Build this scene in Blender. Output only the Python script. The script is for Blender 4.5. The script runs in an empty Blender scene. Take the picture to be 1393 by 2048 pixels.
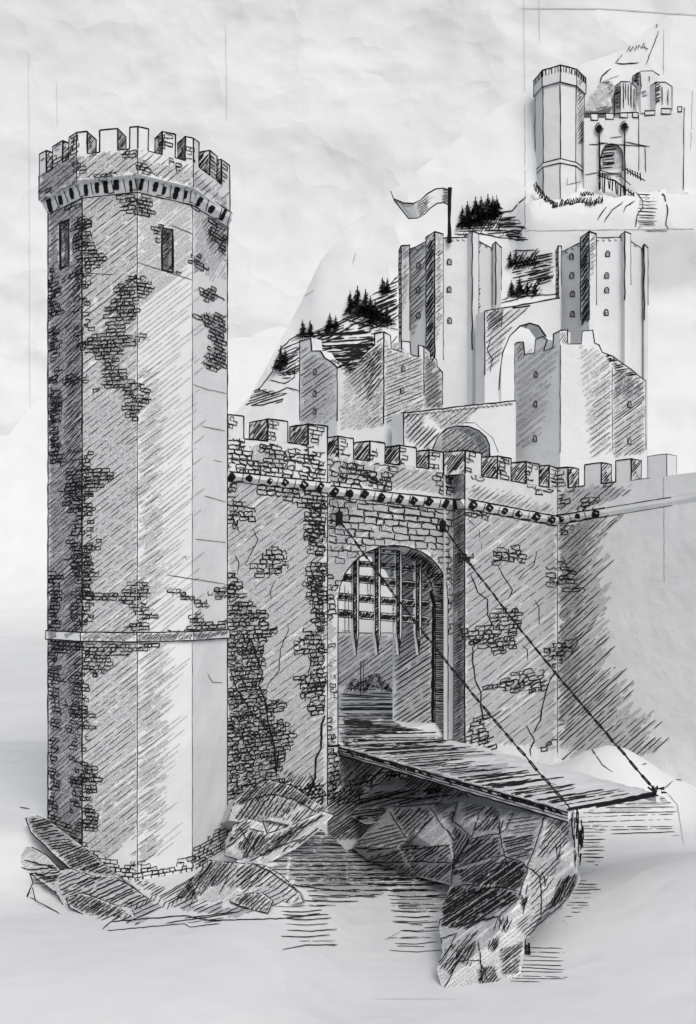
import bpy, math, random
from mathutils import Vector, noise
from mathutils.bvhtree import BVHTree
from mathutils.geometry import tessellate_polygon, delaunay_2d_cdt
random.seed(7)
R = random.uniform
sc = bpy.context.scene
COL = sc.collection
# ------------------------------------------------------------------ camera, sky light, sun, exposure
F = 2000.0; CX = 696.5; CY = 1192.0; EZ = 9.0
cd = bpy.data.cameras.new('camera'); cam = bpy.data.objects.new('camera', cd); COL.objects.link(cam)
cam.location = (0, 0, EZ); cam.rotation_euler = (math.radians(90), 0, 0)
cd.sensor_fit = 'VERTICAL'; cd.sensor_height = 36; cd.sensor_width = 36
cd.lens = 36 * F / 2048; cd.shift_y = (CY - 1024) / 2048; cd.clip_end = 2000
sc.camera = cam
SUN_EL, SUN_AZ = math.radians(43), math.radians(165)      # azimuth from +Y clockwise: from the right, on the viewer's side
w = bpy.data.worlds.new('World'); sc.world = w; w.use_nodes = True
nt = w.node_tree
sk = nt.nodes.new('ShaderNodeTexSky'); sk.sky_type = 'NISHITA'; sk.sun_disc = False
sk.sun_elevation = SUN_EL; sk.sun_rotation = SUN_AZ; sk.dust_density = 4; sk.air_density = .7; sk.ozone_density = .6
nt.nodes['Background'].inputs['Strength'].default_value = .143
hs = nt.nodes.new('ShaderNodeHueSaturation'); hs.inputs['Saturation'].default_value = .5; nt.links.new(sk.outputs[0], hs.inputs['Color'])
nt.links.new(hs.outputs[0], nt.nodes['Background'].inputs['Color'])
sl = bpy.data.lights.new('sun', 'SUN'); sl.energy = .85; sl.angle = math.radians(24); sl.color = (1, .985, .965)
so = bpy.data.objects.new('sun', sl); COL.objects.link(so)
sd = Vector((math.sin(SUN_AZ) * math.cos(SUN_EL), math.cos(SUN_AZ) * math.cos(SUN_EL), math.sin(SUN_EL)))
so.rotation_euler = sd.to_track_quat('Z', 'Y').to_euler(); so.location = (30, -30, 60)
vs = sc.view_settings; vs.view_transform = 'Standard'; vs.look = 'None'; vs.exposure = -0.05; vs.gamma = 1

# ------------------------------------------------------------------ materials
def paper_mat(name, scale, col=(.698, .716, .722), bump=.35, mott=.90, fine=.035, crease=0):
    m = bpy.data.materials.new(name); m.use_nodes = True; t = m.node_tree; N = t.nodes; L = t.links
    b = N['Principled BSDF']; b.inputs['Roughness'].default_value = .9; b.inputs['Specular IOR Level'].default_value = .12
    tc = N.new('ShaderNodeTexCoord')
    n1 = N.new('ShaderNodeTexNoise'); n1.inputs['Scale'].default_value = scale; n1.inputs['Detail'].default_value = 4
    n2 = N.new('ShaderNodeTexNoise'); n2.inputs['Scale'].default_value = scale * 45; n2.inputs['Detail'].default_value = 3
    r = N.new('ShaderNodeValToRGB'); r.color_ramp.elements[0].position = .32; r.color_ramp.elements[1].position = .62
    r.color_ramp.elements[0].color = (col[0] * mott, col[1] * mott, col[2] * mott, 1); r.color_ramp.elements[1].color = (*col, 1)
    bp = N.new('ShaderNodeBump'); bp.inputs['Strength'].default_value = bump; bp.inputs['Distance'].default_value = .25 / scale
    mx = N.new('ShaderNodeMath'); mx.operation = 'MULTIPLY_ADD'; mx.inputs[1].default_value = fine
    for n in (n1, n2): L.new(tc.outputs['Object'], n.inputs['Vector'])
    L.new(n2.outputs[0], mx.inputs[0]); L.new(n1.outputs[0], mx.inputs[2]); L.new(mx.outputs[0], bp.inputs['Height'])
    if crease:                                          # crumpled-paper facets: warped cells raised into low cones
        nw = N.new('ShaderNodeTexNoise'); nw.inputs['Scale'].default_value = scale * 2.2; nw.inputs['Detail'].default_value = 2
        vm = N.new('ShaderNodeVectorMath'); vm.operation = 'MULTIPLY_ADD'; vm.inputs[1].default_value = (.9 / scale,) * 3
        vo = N.new('ShaderNodeTexVoronoi'); vo.inputs['Scale'].default_value = scale * 1.5
        ma = N.new('ShaderNodeMath'); ma.operation = 'MULTIPLY_ADD'; ma.inputs[1].default_value = crease
        L.new(tc.outputs['Object'], nw.inputs['Vector']); L.new(nw.outputs['Color'], vm.inputs[0]); L.new(tc.outputs['Object'], vm.inputs[2]); L.new(vm.outputs[0], vo.inputs['Vector'])
        L.new(vo.outputs['Distance'], ma.inputs[0]); L.new(mx.outputs[0], ma.inputs[2]); L.new(ma.outputs[0], bp.inputs['Height'])
    L.new(n1.outputs[0], r.inputs[0]); L.new(r.outputs[0], b.inputs['Base Color']); L.new(bp.outputs[0], b.inputs['Normal'])
    return m
def flat_mat(name, col, rough=.85):
    m = bpy.data.materials.new(name); m.use_nodes = True; b = m.node_tree.nodes['Principled BSDF']
    b.inputs['Base Color'].default_value = (*col, 1); b.inputs['Roughness'].default_value = rough
    b.inputs['Specular IOR Level'].default_value = .1
    return m
def grain_mat(name, scale, lo, hi, dark, light=(.66, .67, .69)):
    m = bpy.data.materials.new(name); m.use_nodes = True; t = m.node_tree; N = t.nodes; L = t.links
    b = N['Principled BSDF']; b.inputs['Roughness'].default_value = .9; b.inputs['Specular IOR Level'].default_value = .1
    tc = N.new('ShaderNodeTexCoord'); n1 = N.new('ShaderNodeTexNoise'); n1.inputs['Scale'].default_value = scale; n1.inputs['Detail'].default_value = 3
    n1.inputs['Roughness'].default_value = .7
    r = N.new('ShaderNodeValToRGB'); r.color_ramp.elements[0].position = lo; r.color_ramp.elements[1].position = hi
    r.color_ramp.elements[0].color = (*dark, 1); r.color_ramp.elements[1].color = (*light, 1)
    L.new(tc.outputs['Object'], n1.inputs['Vector']); L.new(n1.outputs[0], r.inputs[0]); L.new(r.outputs[0], b.inputs['Base Color'])
    return m
INK, G1, G2 = 1, 2, 3
ink = flat_mat('ink', (.012, .012, .014))
P_NEAR = paper_mat('paper_plaster', .45)
P_FAR = paper_mat('paper_plaster_far', .16)
P_GND = paper_mat('paper_ground', .2, bump=.16, mott=.95, fine=.006, crease=.35)
P_SKY = paper_mat('paper_sky', .035, bump=.4, mott=.92, fine=.004, crease=.5)
near = [P_NEAR, ink, grain_mat('graphite_light', 26, .34, .70, (.27, .275, .285)), grain_mat('graphite_heavy', 26, .42, .72, (.13, .133, .14))]  # pencil tones, also used to draw shade onto faces
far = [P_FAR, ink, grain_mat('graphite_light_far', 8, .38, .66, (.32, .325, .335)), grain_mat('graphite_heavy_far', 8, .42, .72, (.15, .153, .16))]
gndm = [P_GND] + near[1:]
hillm = [P_SKY] + far[1:]
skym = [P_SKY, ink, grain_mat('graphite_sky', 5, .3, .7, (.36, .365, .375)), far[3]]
iron = flat_mat('black_iron', (.015, .015, .017), .6)

# ------------------------------------------------------------------ pixel <-> space
def P(px, py, Y): return Vector(((px - CX) / F * Y, Y, EZ + (CY - py) / F * Y))
def X(px, Y): return Vector(((px - CX) / F * Y, Y))
def ray(px, py): return Vector(((px - CX) / F, 1, (CY - py) / F))
def proj(p): return (CX + p[0] / p[1] * F, CY - (p[2] - EZ) / p[1] * F)
CAM = Vector((0, 0, EZ))
class Wall:
    """a vertical plane through two plan points; gives points on it for a pixel"""
    def __init__(s, a, b):
        s.a = Vector(a); s.b = Vector(b); d = (s.b - s.a).normalized(); s.d = d
        n = Vector((-d.y, d.x))
        if n.dot(s.a + s.b) < 0: n = -n
        s.n = n                                     # inward (away from the viewer)
    def xy(s, px):
        k = (px - CX) / F                           # x = k*y
        den = s.d.x - k * s.d.y
        t = (k * s.a.y - s.a.x) / den
        return s.a + s.d * t
    def at(s, px, py):
        q = s.xy(px); return Vector((q.x, q.y, EZ + (CY - py) / F * q.y))
    def shift(s, t): return Wall(s.a + s.n * t, s.b + s.n * t)
def wl(a, b): return Wall(X(*a), X(*b))

# ------------------------------------------------------------------ mesh builder
class MB:
    def __init__(s): s.v = []; s.f = []; s.m = []
    def poly(s, pts, mat=0):
        i = len(s.v); s.v += [Vector(p) for p in pts]
        if len(pts) <= 3: s.f.append(tuple(range(i, i + len(pts)))); s.m.append(mat); return
        if len(pts) == 4 and mat: s.f.append((i, i + 1, i + 2, i + 3)); s.m.append(mat); return
        for t in tessellate_polygon([[Vector(p) for p in pts]]): s.f.append((i + t[0], i + t[1], i + t[2])); s.m.append(mat)
    def prism(s, fp, z0, z1, mat=0, bottom=True):
        """fp: plan outline; z0/z1 numbers or lists"""
        n = len(fp); z0 = z0 if isinstance(z0, list) else [z0] * n; z1 = z1 if isinstance(z1, list) else [z1] * n
        lo = [Vector((p[0], p[1], z)) for p, z in zip(fp, z0)]; hi = [Vector((p[0], p[1], z)) for p, z in zip(fp, z1)]
        s.poly(hi, mat)
        if bottom: s.poly(lo[::-1], mat)
        for i in range(n):
            j = (i + 1) % n; s.poly([lo[i], lo[j], hi[j], hi[i]], mat)
    def slab(s, pts, off, mat=0, back=True):
        """a flat outline given thickness along off"""
        off = Vector(off); q = [Vector(p) + off for p in pts]; n = len(pts)
        s.poly(pts, mat)
        if back: s.poly(q[::-1], mat)
        for i in range(n):
            j = (i + 1) % n; s.poly([pts[i], q[i], q[j], pts[j]], mat)
    def box(s, a, b, u, v, mat=0):
        """bar from a to b with half-extent vectors u, v"""
        a, b, u, v = map(Vector, (a, b, u, v)); A = [a - u - v, a + u - v, a + u + v, a - u + v]; B = [p + b - a for p in A]
        s.poly(A[::-1], mat); s.poly(B, mat)
        for i in range(4):
            j = (i + 1) % 4; s.poly([A[i], A[j], B[j], B[i]], mat)
    def line(s, pts, w=2.6, wob=.5, mat=INK, step=.0, taper=False):
        """an ink line along real edges: a thin square rod through the 3-D points"""
        pts = [Vector(p) for p in pts]; q = [pts[0]]
        for a, b in zip(pts, pts[1:]):
            L = (b - a).length; st = 16 * a.y / F; k = max(1, int(L / st))
            q += [a.lerp(b, i / k) for i in range(1, k + 1)]
        rings = []; n = len(q)
        for i, p in enumerate(q):
            t = (q[min(i + 1, n - 1)] - q[max(i - 1, 0)]).normalized()
            u = t.cross(Vector((0, 1, 0)) if abs(t.y) < .9 else Vector((0, 0, 1))).normalized(); v = t.cross(u)
            r = w * .58 * p.y / F * R(.75, 1.2)
            if taper: r *= .35 + .65 * math.sin(math.pi * (i + .5) / n)
            o = (u * R(-1, 1) + v * R(-.4, .4)) * wob * p.y / F
            rings.append([p + o + u * r, p + o + v * r, p + o - u * r, p + o - v * r])
        for A, B in zip(rings, rings[1:]):
            for i in range(4):
                j = (i + 1) % 4; s.poly([A[i], A[j], B[j], B[i]], mat)
    def build(s, name, mats, parent=None, smooth=False):
        org = Vector((0, 0, 0)); p = parent
        while p: org += p.location; p = p.parent
        me = bpy.data.meshes.new(name); me.from_pydata([v - org for v in s.v], [], s.f)
        for m in mats: me.materials.append(m)
        me.polygons.foreach_set('material_index', s.m)
        if smooth: me.polygons.foreach_set('use_smooth', [m == 0 for m in s.m])
        o = bpy.data.objects.new(name, me); COL.objects.link(o); o.parent = parent
        return o
def tag(o, label=None, cat=None, group=None, kind=None):
    for k, v in (('label', label), ('category', cat), ('group', group), ('kind', kind)):
        if v: o[k] = v
    return o
def thing(name, label, cat, loc, group=None):
    o = bpy.data.objects.new(name, None); COL.objects.link(o); o.location = loc; o.empty_display_size = .3
    return tag(o, label, cat, group)

def inside(p, poly):
    x, y = p; c = False; j = len(poly) - 1
    for i in range(len(poly)):
        a, b = poly[i], poly[j]
        if (a[1] > y) != (b[1] > y) and x < (b[0] - a[0]) * (y - a[1]) / (b[1] - a[1]) + a[0]: c = not c
        j = i
    return c
class Pen:
    """draws ink and pencil marks that lie on the surface of a mesh, drawn shade included"""
    def __init__(s, mb, lift=1):
        s.mb = mb; s.k = lift; fs = [f for f, m in zip(mb.f, mb.m) if m == 0]
        s.t = BVHTree.FromPolygons(mb.v, fs)
    def hit(s, px, py):
        d = ray(px, py); h = s.t.ray_cast(CAM, d.normalized())
        if h[0] is None: return None
        n = h[1]; n = -n if n.dot(d) > 0 else n
        return h[0], n
    def stroke(s, pts, w=2.2, mat=INK, wob=.5, step=8, taper=.5, lift=None, closed=False):
        q = list(pts) + ([pts[0]] if closed else [])
        if step:
            r = [q[0]]
            for a, b in zip(q, q[1:]):
                k = max(1, int(math.hypot(b[0] - a[0], b[1] - a[1]) / step))
                r += [(a[0] + (b[0] - a[0]) * i / k, a[1] + (b[1] - a[1]) * i / k) for i in range(1, k + 1)]
            q = r
        q = [(x + R(-wob, wob), y + R(-wob, wob)) for x, y in q]; n = len(q)
        if n < 2: return
        if lift is None: lift = {INK: .017, G1: .006, G2: .010}[mat]
        prev = None; mb = s.mb
        for i, (x, y) in enumerate(q):
            h = s.hit(x, y)
            if h is None: prev = None; continue
            p, nn = h; a = q[max(i - 1, 0)]; b = q[min(i + 1, n - 1)]
            dx, dy = b[0] - a[0], b[1] - a[1]; l = math.hypot(dx, dy) or 1
            e = 1 - taper * (1 if i in (0, n - 1) else 0)
            hw = w * .5 * e * R(.8, 1.2); ox, oy = -dy / l * hw, dx / l * hw
            den = nn.dot(ray(x, y))
            if abs(den) < .05: prev = None; continue
            c = nn.dot(p - CAM); lf = nn * (lift * s.k * R(.8, 1.2) * p.y / 30)
            pr = []
            for sg in (1, -1):
                d = ray(x + sg * ox, y + sg * oy); dd = nn.dot(d)
                if abs(dd) < .02: dd = den
                pr.append(CAM + d * (c / dd) + lf)
            cur = (pr, p.y)
            if prev and abs(prev[1] - p.y) < .05 * p.y:
                k = len(mb.v); mb.v += [prev[0][0], prev[0][1], pr[1], pr[0]]; mb.f.append((k, k + 1, k + 2, k + 3)); mb.m.append(mat)
            prev = cur
    def hatch(s, poly, ang=38, gap=7, w=1.6, mat=INK, brk=.35, jit=.35, trim=4, bow=.0, step=9, wob=.5, zig=False):
        """parallel hand strokes inside an outline; ang rises to the right"""
        a = math.radians(ang); ca, sa = math.cos(a), math.sin(a)
        rot = [(x * ca - y * sa, x * sa + y * ca) for x, y in poly]
        y0, y1 = min(p[1] for p in rot), max(p[1] for p in rot); y = y0 + gap * R(.2, .8); last = None; k = 0
        back = lambda u, v: (u * ca + v * sa, -u * sa + v * ca)
        while y < y1:
            xs = []
            for i in range(len(rot)):
                p, q = rot[i], rot[i - 1]
                if (p[1] > y) != (q[1] > y): xs.append(p[0] + (q[0] - p[0]) * (y - p[1]) / (q[1] - p[1]))
            xs.sort()
            for u0, u1 in zip(xs[::2], xs[1::2]):
                u0 += R(-trim, trim); u1 += R(-trim, trim)
                if u1 - u0 < 3: continue
                tilt = R(-.02, .02) * (u1 - u0)
                if brk and R(0, 1) < brk:
                    u = u0
                    while u < u1:
                        e = min(u1, u + R(6, 46)); f0 = (u - u0) / (u1 - u0); f1 = (e - u0) / (u1 - u0)
                        s.stroke([back(u, y + tilt * f0), back(e, y + tilt * f1)], w * R(.7, 1.15), mat, wob, step)
                        u = e + R(2, 9)
                else:
                    m = (u0 + u1) / 2; pts = [back(u0, y), back(m, y + tilt / 2 + bow * (u1 - u0)), back(u1, y + tilt)]
                    if zig and last: pts = ([last] if k % 2 else [last]) + (pts if k % 2 else pts[::-1])
                    s.stroke(pts, w * R(.8, 1.2), mat, wob, step)
                    last = pts[-1]; k += 1
            y += gap * (1 + R(-jit, jit))
    def tone(s, poly, lvl=G1, ang=38, gap=5, cover=1.0, trim=5, step=10):
        s.hatch(poly, ang, gap, gap * 1.15 * cover, lvl, brk=.1, jit=.2, trim=trim, step=step, wob=.3)
    def slope(s, px, py):
        h = s.hit(px, py)
        if not h: return None
        p, n = h; u = n.cross(Vector((0, 0, 1)))
        if u.length < .1: return 0.
        u.normalize(); a = proj(p); b = proj(p + u * .2)
        return (b[1] - a[1]) / (b[0] - a[0]) if abs(b[0] - a[0]) > .01 else 0.
    def bricks(s, poly, bw=16, bh=8, w=1.7, skip=.03, dark=.12, rough=.9, shade=0):
        xs = [p[0] for p in poly]; ys = [p[1] for p in poly]; cx = (min(xs) + max(xs)) / 2
        if shade: s.tone(poly, G1, gap=5, cover=shade)
        y = min(ys) - 12; row = 0
        while y < max(ys) + 12:
            x = min(xs) - R(0, bw); row += 1
            while x < max(xs):
                b = bw * R(.6, 1.35); m = (x + b / 2, y + bh / 2); x += b
                sl = s.slope(*m)
                if sl is None: continue
                yy = m[1] + sl * (m[0] - cx)
                if not inside((m[0] + R(-bw, bw) * .3, yy), poly) or R(0, 1) < skip: continue
                l, r = m[0] - b / 2 + .7, m[0] + b / 2 - .7; h = bh / 2 - .5; j = lambda: R(-rough, rough)
                f = lambda px, dy: (px + j(), m[1] + sl * (px - cx) + dy + j())
                pts = [f(l, -h), f(m[0], -h), f(r, -h), f(r + R(0, .6), 0), f(r, h), f(m[0], h), f(l, h), f(l - R(0, .6), 0)]
                k = random.randrange(8); pts = pts[k:] + pts[:k]
                if R(0, 1) < .45: pts = pts[:random.choice((5, 6, 7))]
                else: pts.append(pts[0])
                s.stroke(pts, w * 1.2 * R(.75, 1.3), INK, .3, 0, .2)
                if R(0, 1) < dark:
                    for t in range(3):
                        u = l + (r - l) * R(.1, .7); s.stroke([(u, m[1] + sl * (u - cx) + h * .7), (u + b * .3, m[1] + sl * (u - cx) - h * .7)], w, INK, .3, 0)
            y += bh * R(.92, 1.08)
    def rubble(s, poly, bw=20, bh=12, **k): s.bricks(poly, bw, bh, rough=2.0, **k)
    def scrib(s, pts, amp=6, n=20, w=2.2, mat=INK):
        """loose zigzag scribble along a path"""
        L = [0]
        for a, b in zip(pts, pts[1:]): L.append(L[-1] + math.hypot(b[0] - a[0], b[1] - a[1]))
        out = []
        for i in range(n + 1):
            t = L[-1] * i / n; k = max(j for j in range(len(pts) - 1) if L[j] <= t + 1e-6)
            f = (t - L[k]) / ((L[k + 1] - L[k]) or 1); a, b = pts[k], pts[k + 1]
            g = amp * R(.5, 1.1) * (1 if i % 2 else -1)
            out.append((a[0] + (b[0] - a[0]) * f + R(-2, 2), a[1] + (b[1] - a[1]) * f + g))
        s.stroke(out, w, mat, .6, 8)

def relief(pts, back, mb=None, jit=.25, extra=40):
    """faceted rock: outline of (px,py,depth) with inner points, given thickness by `back`"""
    mb = mb or MB(); bd = pts['edge']; inn = pts.get('in', [])
    V2 = [Vector((p[0], p[1])) for p in bd + inn]
    D = [p[2] for p in bd + inn]
    cx = [p[0] for p in bd]; cy = [p[1] for p in bd]
    k = 0
    while k < extra:
        p = (R(min(cx), max(cx)), R(min(cy), max(cy)))
        k += 1
        if not inside(p, [(b[0], b[1]) for b in bd]): continue
        if min((Vector(p) - q).length for q in V2) < 13: continue
        ws = [(1 / ((Vector(p) - q).length ** 2), d) for q, d in zip(V2, D)]
        V2.append(Vector(p)); D.append(sum(a * d for a, d in ws) / sum(a for a, d in ws) - R(0, jit) * 2)
    n = len(bd)
    r = delaunay_2d_cdt(V2, [], [list(range(n))], 1, 1e-4)
    vs_, _, fs, src = r[0], r[1], r[2], r[3]
    dd = [D[o[0]] if o else sum(D) / len(D) for o in src]
    W = [P(v.x, v.y, d) for v, d in zip(vs_, dd)]
    for f in fs: mb.poly([W[i] for i in f])
    back = Vector(back); E = [P(*p) for p in bd]
    for i in range(n):
        j = (i + 1) % n; mb.poly([E[i], E[j], E[j] + back, E[i] + back], G1)  # side faces coloured pencil grey as drawn shade
    mb.poly([e + back for e in E], G1)
    return mb
def px_outline(mb, pts3, w=2.4, **k): mb.line(pts3, w, **k)

# ------------------------------------------------------------------ sky, ground, water, hill
def lerp(a, b, t): return a + (b - a) * t
def sst(a, b, x):
    t = max(0, min(1, (x - a) / (b - a))); return t * t * (3 - 2 * t)
def interp(tab, x):
    if x <= tab[0][0]: return tab[0][1]
    for a, b in zip(tab, tab[1:]):
        if x <= b[0]: return lerp(a[1], b[1], (x - a[0]) / (b[0] - a[0]))
    return tab[-1][1]
def crump(x, z, f):
    a = noise.noise(Vector((x * f, z * f, 3.1))); b = noise.noise(Vector((x * f * 2.3 + 9, z * f * 1.7, 7.7)))
    return abs(a) * 1.0 + abs(b) * .55 + .22 * abs(noise.noise(Vector((x * f * 4.3, z * f * 5.1, 4)))) + .1 * noise.noise(Vector((x * f * 5, z * f * 5, 1)))
mb = MB(); NX, NZ = 200, 140
for j in range(NZ + 1):
    for i in range(NX + 1):
        x = lerp(-150, 150, i / NX); z = lerp(30, 235, j / NZ)
        mb.v.append(Vector((x, 207 + .12 * z - .001 * x * x + 4.6 * crump(x, z, .026), z)))
for j in range(NZ):
    for i in range(NX):
        k = j * (NX + 1) + i; mb.f.append((k, k + 1, k + NX + 2, k + NX + 1)); mb.m.append(0)
pen = Pen(mb)
for q, ww in (([(57, 110), (59, 300), (60, 700), (62, 1100)], 1.0), ([(114, 165), (115, 255)], 1.2), ([(452, 50), (454, 240)], 1.4),
           ([(0, 1190), (98, 1192)], 1.6), ([(1048, 0), (1050, 200)], 1.3), ([(1079, 0), (1080, 85)], 1.2), ([(1041, 17), (1200, 18), (1393, 31)], 1.7),
           ([(1388, 95), (1386, 180)], 1.2), ([(1385, 1200), (1393, 1200)], 1.2)):
    pen.stroke(q, ww, G1, .4, 14, lift=.02)
tag(mb.build('sky', skym, smooth=True), kind='structure')

def gz(x, y):
    h = 1.7 * math.exp(-((x - 11) ** 2 / 20 + (y - 27.5) ** 2 / 26)) + 2.5 * math.exp(-((x - 11.3) ** 2 / 7 + (y - 43) ** 2 / 9))
    h = lerp(h, 3.0, sst(lerp(28, 36, sst(-12, -3, x)), 66, y))
    m = (1.24 + sst(-3.5, -2.3, x) * max(0, min(1.6, (y - 25) * .36)) + sst(-7.2, -8.6, x) * max(0, min(1.3, (y - 25) * .5))) * sst(.3, -2.2, x) * sst(14, 23.5, y) * (1 - sst(36, 75, y))
    h = max(h, m)
    if y > 60: h += 64 * ((y - 60) / 156) ** 9
    return h + .012 * noise.noise(Vector((x * .3, y * .3, 0)))
mb = MB(); xs = [-250, -150, -90, -60] + [-40 + .8 * i for i in range(101)] + [60, 90, 150, 250]
ys = [-60, -30, -10] + [.8 * i for i in range(90)] + [74 + 2.5 * i for i in range(58)]
for y in ys:
    for x in xs: mb.v.append(Vector((x, y, gz(x, y))))
n = len(xs)
for j in range(len(ys) - 1):
    for i in range(n - 1):
        k = j * n + i; mb.f.append((k, k + 1, k + n + 1, k + n)); mb.m.append(0)
pen = Pen(mb); GROUND = pen; H = pen.hatch
for q in ([(1115, 1507), (1090, 1496), (1120, 1490), (1160, 1487), (1185, 1500), (1205, 1530), (1225, 1545)], [(1285, 1530), (1340, 1512), (1355, 1497), (1393, 1494)],
          [(1328, 1578), (1345, 1562)], [(1352, 1560), (1375, 1562), (1393, 1575)]): pen.stroke(q, 1.9, INK, .7)
pen.stroke([(1335, 1586), (1355, 1610), (1368, 1690)], 1.0, G2)
H([(1150, 1625), (1330, 1592), (1352, 1610), (1350, 1672), (1230, 1668), (1160, 1650)], 1, 8, 1.5, INK, trim=12)
pen.tone([(1150, 1622), (1330, 1592), (1340, 1606), (1220, 1632)], G1, 3, 6)
H([(1160, 1640), (1210, 1640), (1200, 1730), (1165, 1720)], 0, 6, 1.3, INK, trim=8)
H([(1155, 1760), (1205, 1765), (1180, 1815), (1130, 1850)], 0, 7, 1.2, INK, trim=9)
H([(1055, 1890), (1130, 1900), (1125, 1960), (1030, 1970)], -2, 8, 1.3, INK, trim=12)
GMB = mb

mb = MB(); mb2 = MB()      # the moat: a shallow sheet of water in the ravine
fp = [(-.6, 22.3), (-1.6, 24), (-2.2, 27.4), (-.8, 32.4), (1.5, 35.2), (3.6, 33), (4.6, 29), (5.0, 25), (3.8, 22.3)]
mb.poly([Vector((p[0], p[1], .016)) for p in fp])
class Two:
    def __getattr__(s, k): return lambda *a, **b: [getattr(q, k)(*a, **b) for q in (WATER, GROUND)]
WATER = Pen(mb); pen = Two(); H = pen.hatch
W1 = [(560, 1680), (650, 1655), (705, 1690), (740, 1722), (900, 1772), (880, 1800), (790, 1780), (640, 1815), (610, 1785), (540, 1725)]
for k in range(2): H(W1, 0, 9, 1.7, INK, brk=.6, trim=26, step=10, wob=.8)
H([(620, 1660), (760, 1700), (790, 1760), (640, 1770), (560, 1710)], 0, 8, 5.5, G2, brk=.8, trim=22)
pen.tone([(560, 1690), (700, 1680), (780, 1735), (760, 1790), (640, 1800), (560, 1740)], G1, 0, 7, trim=26)
H([(780, 1780), (885, 1775), (880, 1860), (800, 1850)], 1, 9, 1.5, INK, brk=.4, trim=16, bow=.03)
pen.tone([(790, 1775), (885, 1775), (880, 1830), (800, 1830)], G1, 1, 9, .8, 16)
H([(555, 1800), (665, 1825), (660, 1895), (570, 1880)], 1, 10, 1.6, INK, brk=.3, trim=14, bow=.03)
H([(790, 1860), (880, 1850), (878, 1905), (785, 1905)], 2, 13, 1.3, INK, brk=.2, trim=16, bow=.04)
for q in ([(565, 1900), (610, 1891), (675, 1890)], [(630, 1690), (720, 1694), (760, 1700)], [(585, 1770), (640, 1778), (720, 1785)], [(655, 1655), (560, 1660)]): pen.stroke(q, 2.0, INK, .5)
pen.stroke([(770, 1880), (800, 1865)], 1.2, G2)
tag(mb.build('water', gndm), kind='structure')
pen = GROUND; H = pen.hatch
H([(150, 1745), (245, 1760), (325, 1815), (275, 1850), (200, 1840), (130, 1800)], 25, 8, 2.2, INK, brk=.2); pen.tone([(130, 1745), (245, 1760), (325, 1815), (275, 1850), (150, 1815)], G1, 25, 7)
H([(335, 1812), (420, 1760), (500, 1740), (600, 1790), (540, 1825), (440, 1830)], 25, 8, 2, INK, brk=.3); H([(400, 1828), (480, 1822), (440, 1845), (330, 1848)], 8, 6, 1.6, INK, brk=.4); pen.tone([(340, 1815), (480, 1740), (600, 1790), (470, 1835)], G1, 30, 7)
H([(470, 1640), (640, 1630), (600, 1690), (530, 1720), (500, 1720)], 48, 8, 2.2, INK, brk=.3); H([(240, 1745), (340, 1780), (430, 1720), (400, 1770), (340, 1812)], 30, 6, 2, INK, brk=.3)
pen.stroke([(205, 1860), (222, 1844), (300, 1838), (370, 1832), (420, 1842), (560, 1838), (640, 1828)], 2, INK, .7); pen.stroke([(215, 1862), (370, 1848), (380, 1855), (440, 1848)], 1.4, INK, .6)
H([(60, 1740), (130, 1745), (130, 1800), (70, 1770)], 6, 7, 1.8, INK, brk=.3); pen.stroke([(60, 1795), (120, 1828)], 1.8); pen.stroke([(40, 1615), (60, 1618)], 1.8)
for x in range(14): pen.stroke([(270 + x * 9, 1796 + 8 * math.sin(x)), (262 + x * 9, 1812 + 8 * math.sin(x))], 2)
tag(GMB.build('ground', gndm, smooth=True), kind='structure')

RIDGE = [(-400, 1191), (150, 1188), (240, 1150), (330, 1030), (470, 826), (500, 792), (530, 738), (565, 672), (595, 618), (640, 520), (690, 460), (760, 398), (850, 330), (905, 285), (1000, 210), (1100, 150), (1190, 118),
         (1260, 92), (1305, 48), (1335, 30), (1393, 30), (1500, 90), (1800, 700), (2000, 1160)]
mb = MB(); cols = [220 + 20 * i for i in range(90)]; rows = 70
for i, px in enumerate(cols):
    rg = interp(RIDGE, px); mb.v.append(P(px, 1192 + 7.2 * 2000 / 114, 114))
    for j in range(rows + 1):
        t = j / rows; y = lerp(1210, rg, t); d = lerp(118, 131, t ** 1.1) - 3.6 * sst(1010, 1070, px) * sst(384, 402, y) * (1 - sst(440, 600, y))
        p = P(px, y, d)
        mb.v.append(p + Vector((0, .9 * crump(p.x, p.z, .11), .0)))
    p = mb.v[-1]; mb.v += [p.copy(), Vector((p.x, 160, 2))]
n = rows + 4
for i in range(len(cols) - 1):
    for j in [q for q in range(rows + 3) if q != rows + 1]:
        k = i * n + j; mb.f.append((k, k + n, k + n + 1, k + 1)); mb.m.append(0)
HILL = pen = Pen(mb)
for q in ([(590, 616), (602, 598), (628, 580)], [(640, 500), (655, 470)], [(530, 680), (550, 664)], [(705, 530), (712, 505)]): pen.stroke(q, 1.5, G2)
for q in ([(486, 808), (500, 790), (520, 778), (545, 745), (556, 715)], [(560, 700), (580, 680), (604, 668), (640, 665), (665, 650), (690, 640)], [(690, 622), (700, 612), (720, 605)], [(745, 590), (775, 575), (800, 550)],
          [(520, 780), (545, 790), (575, 775), (600, 782)], [(540, 760), (570, 768), (590, 755), (592, 730)], [(700, 650), (735, 645), (770, 655), (792, 645)], [(640, 690), (690, 700), (740, 690), (755, 672)],
          [(915, 470), (960, 468), (1000, 475), (1040, 480), (1050, 482)], [(1000, 425), (1025, 422), (1040, 405), (1053, 394)], [(1003, 606), (1060, 592), (1118, 588)], [(1005, 600), (1040, 585)], [(780, 690), (795, 672)]):
    pen.stroke(q, 2.0, INK, .8)
H = pen.hatch
H([(488, 808), (520, 778), (575, 790), (560, 806), (505, 812)], 18, 5, 2.0, INK, zig=True, brk=0)
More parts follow.
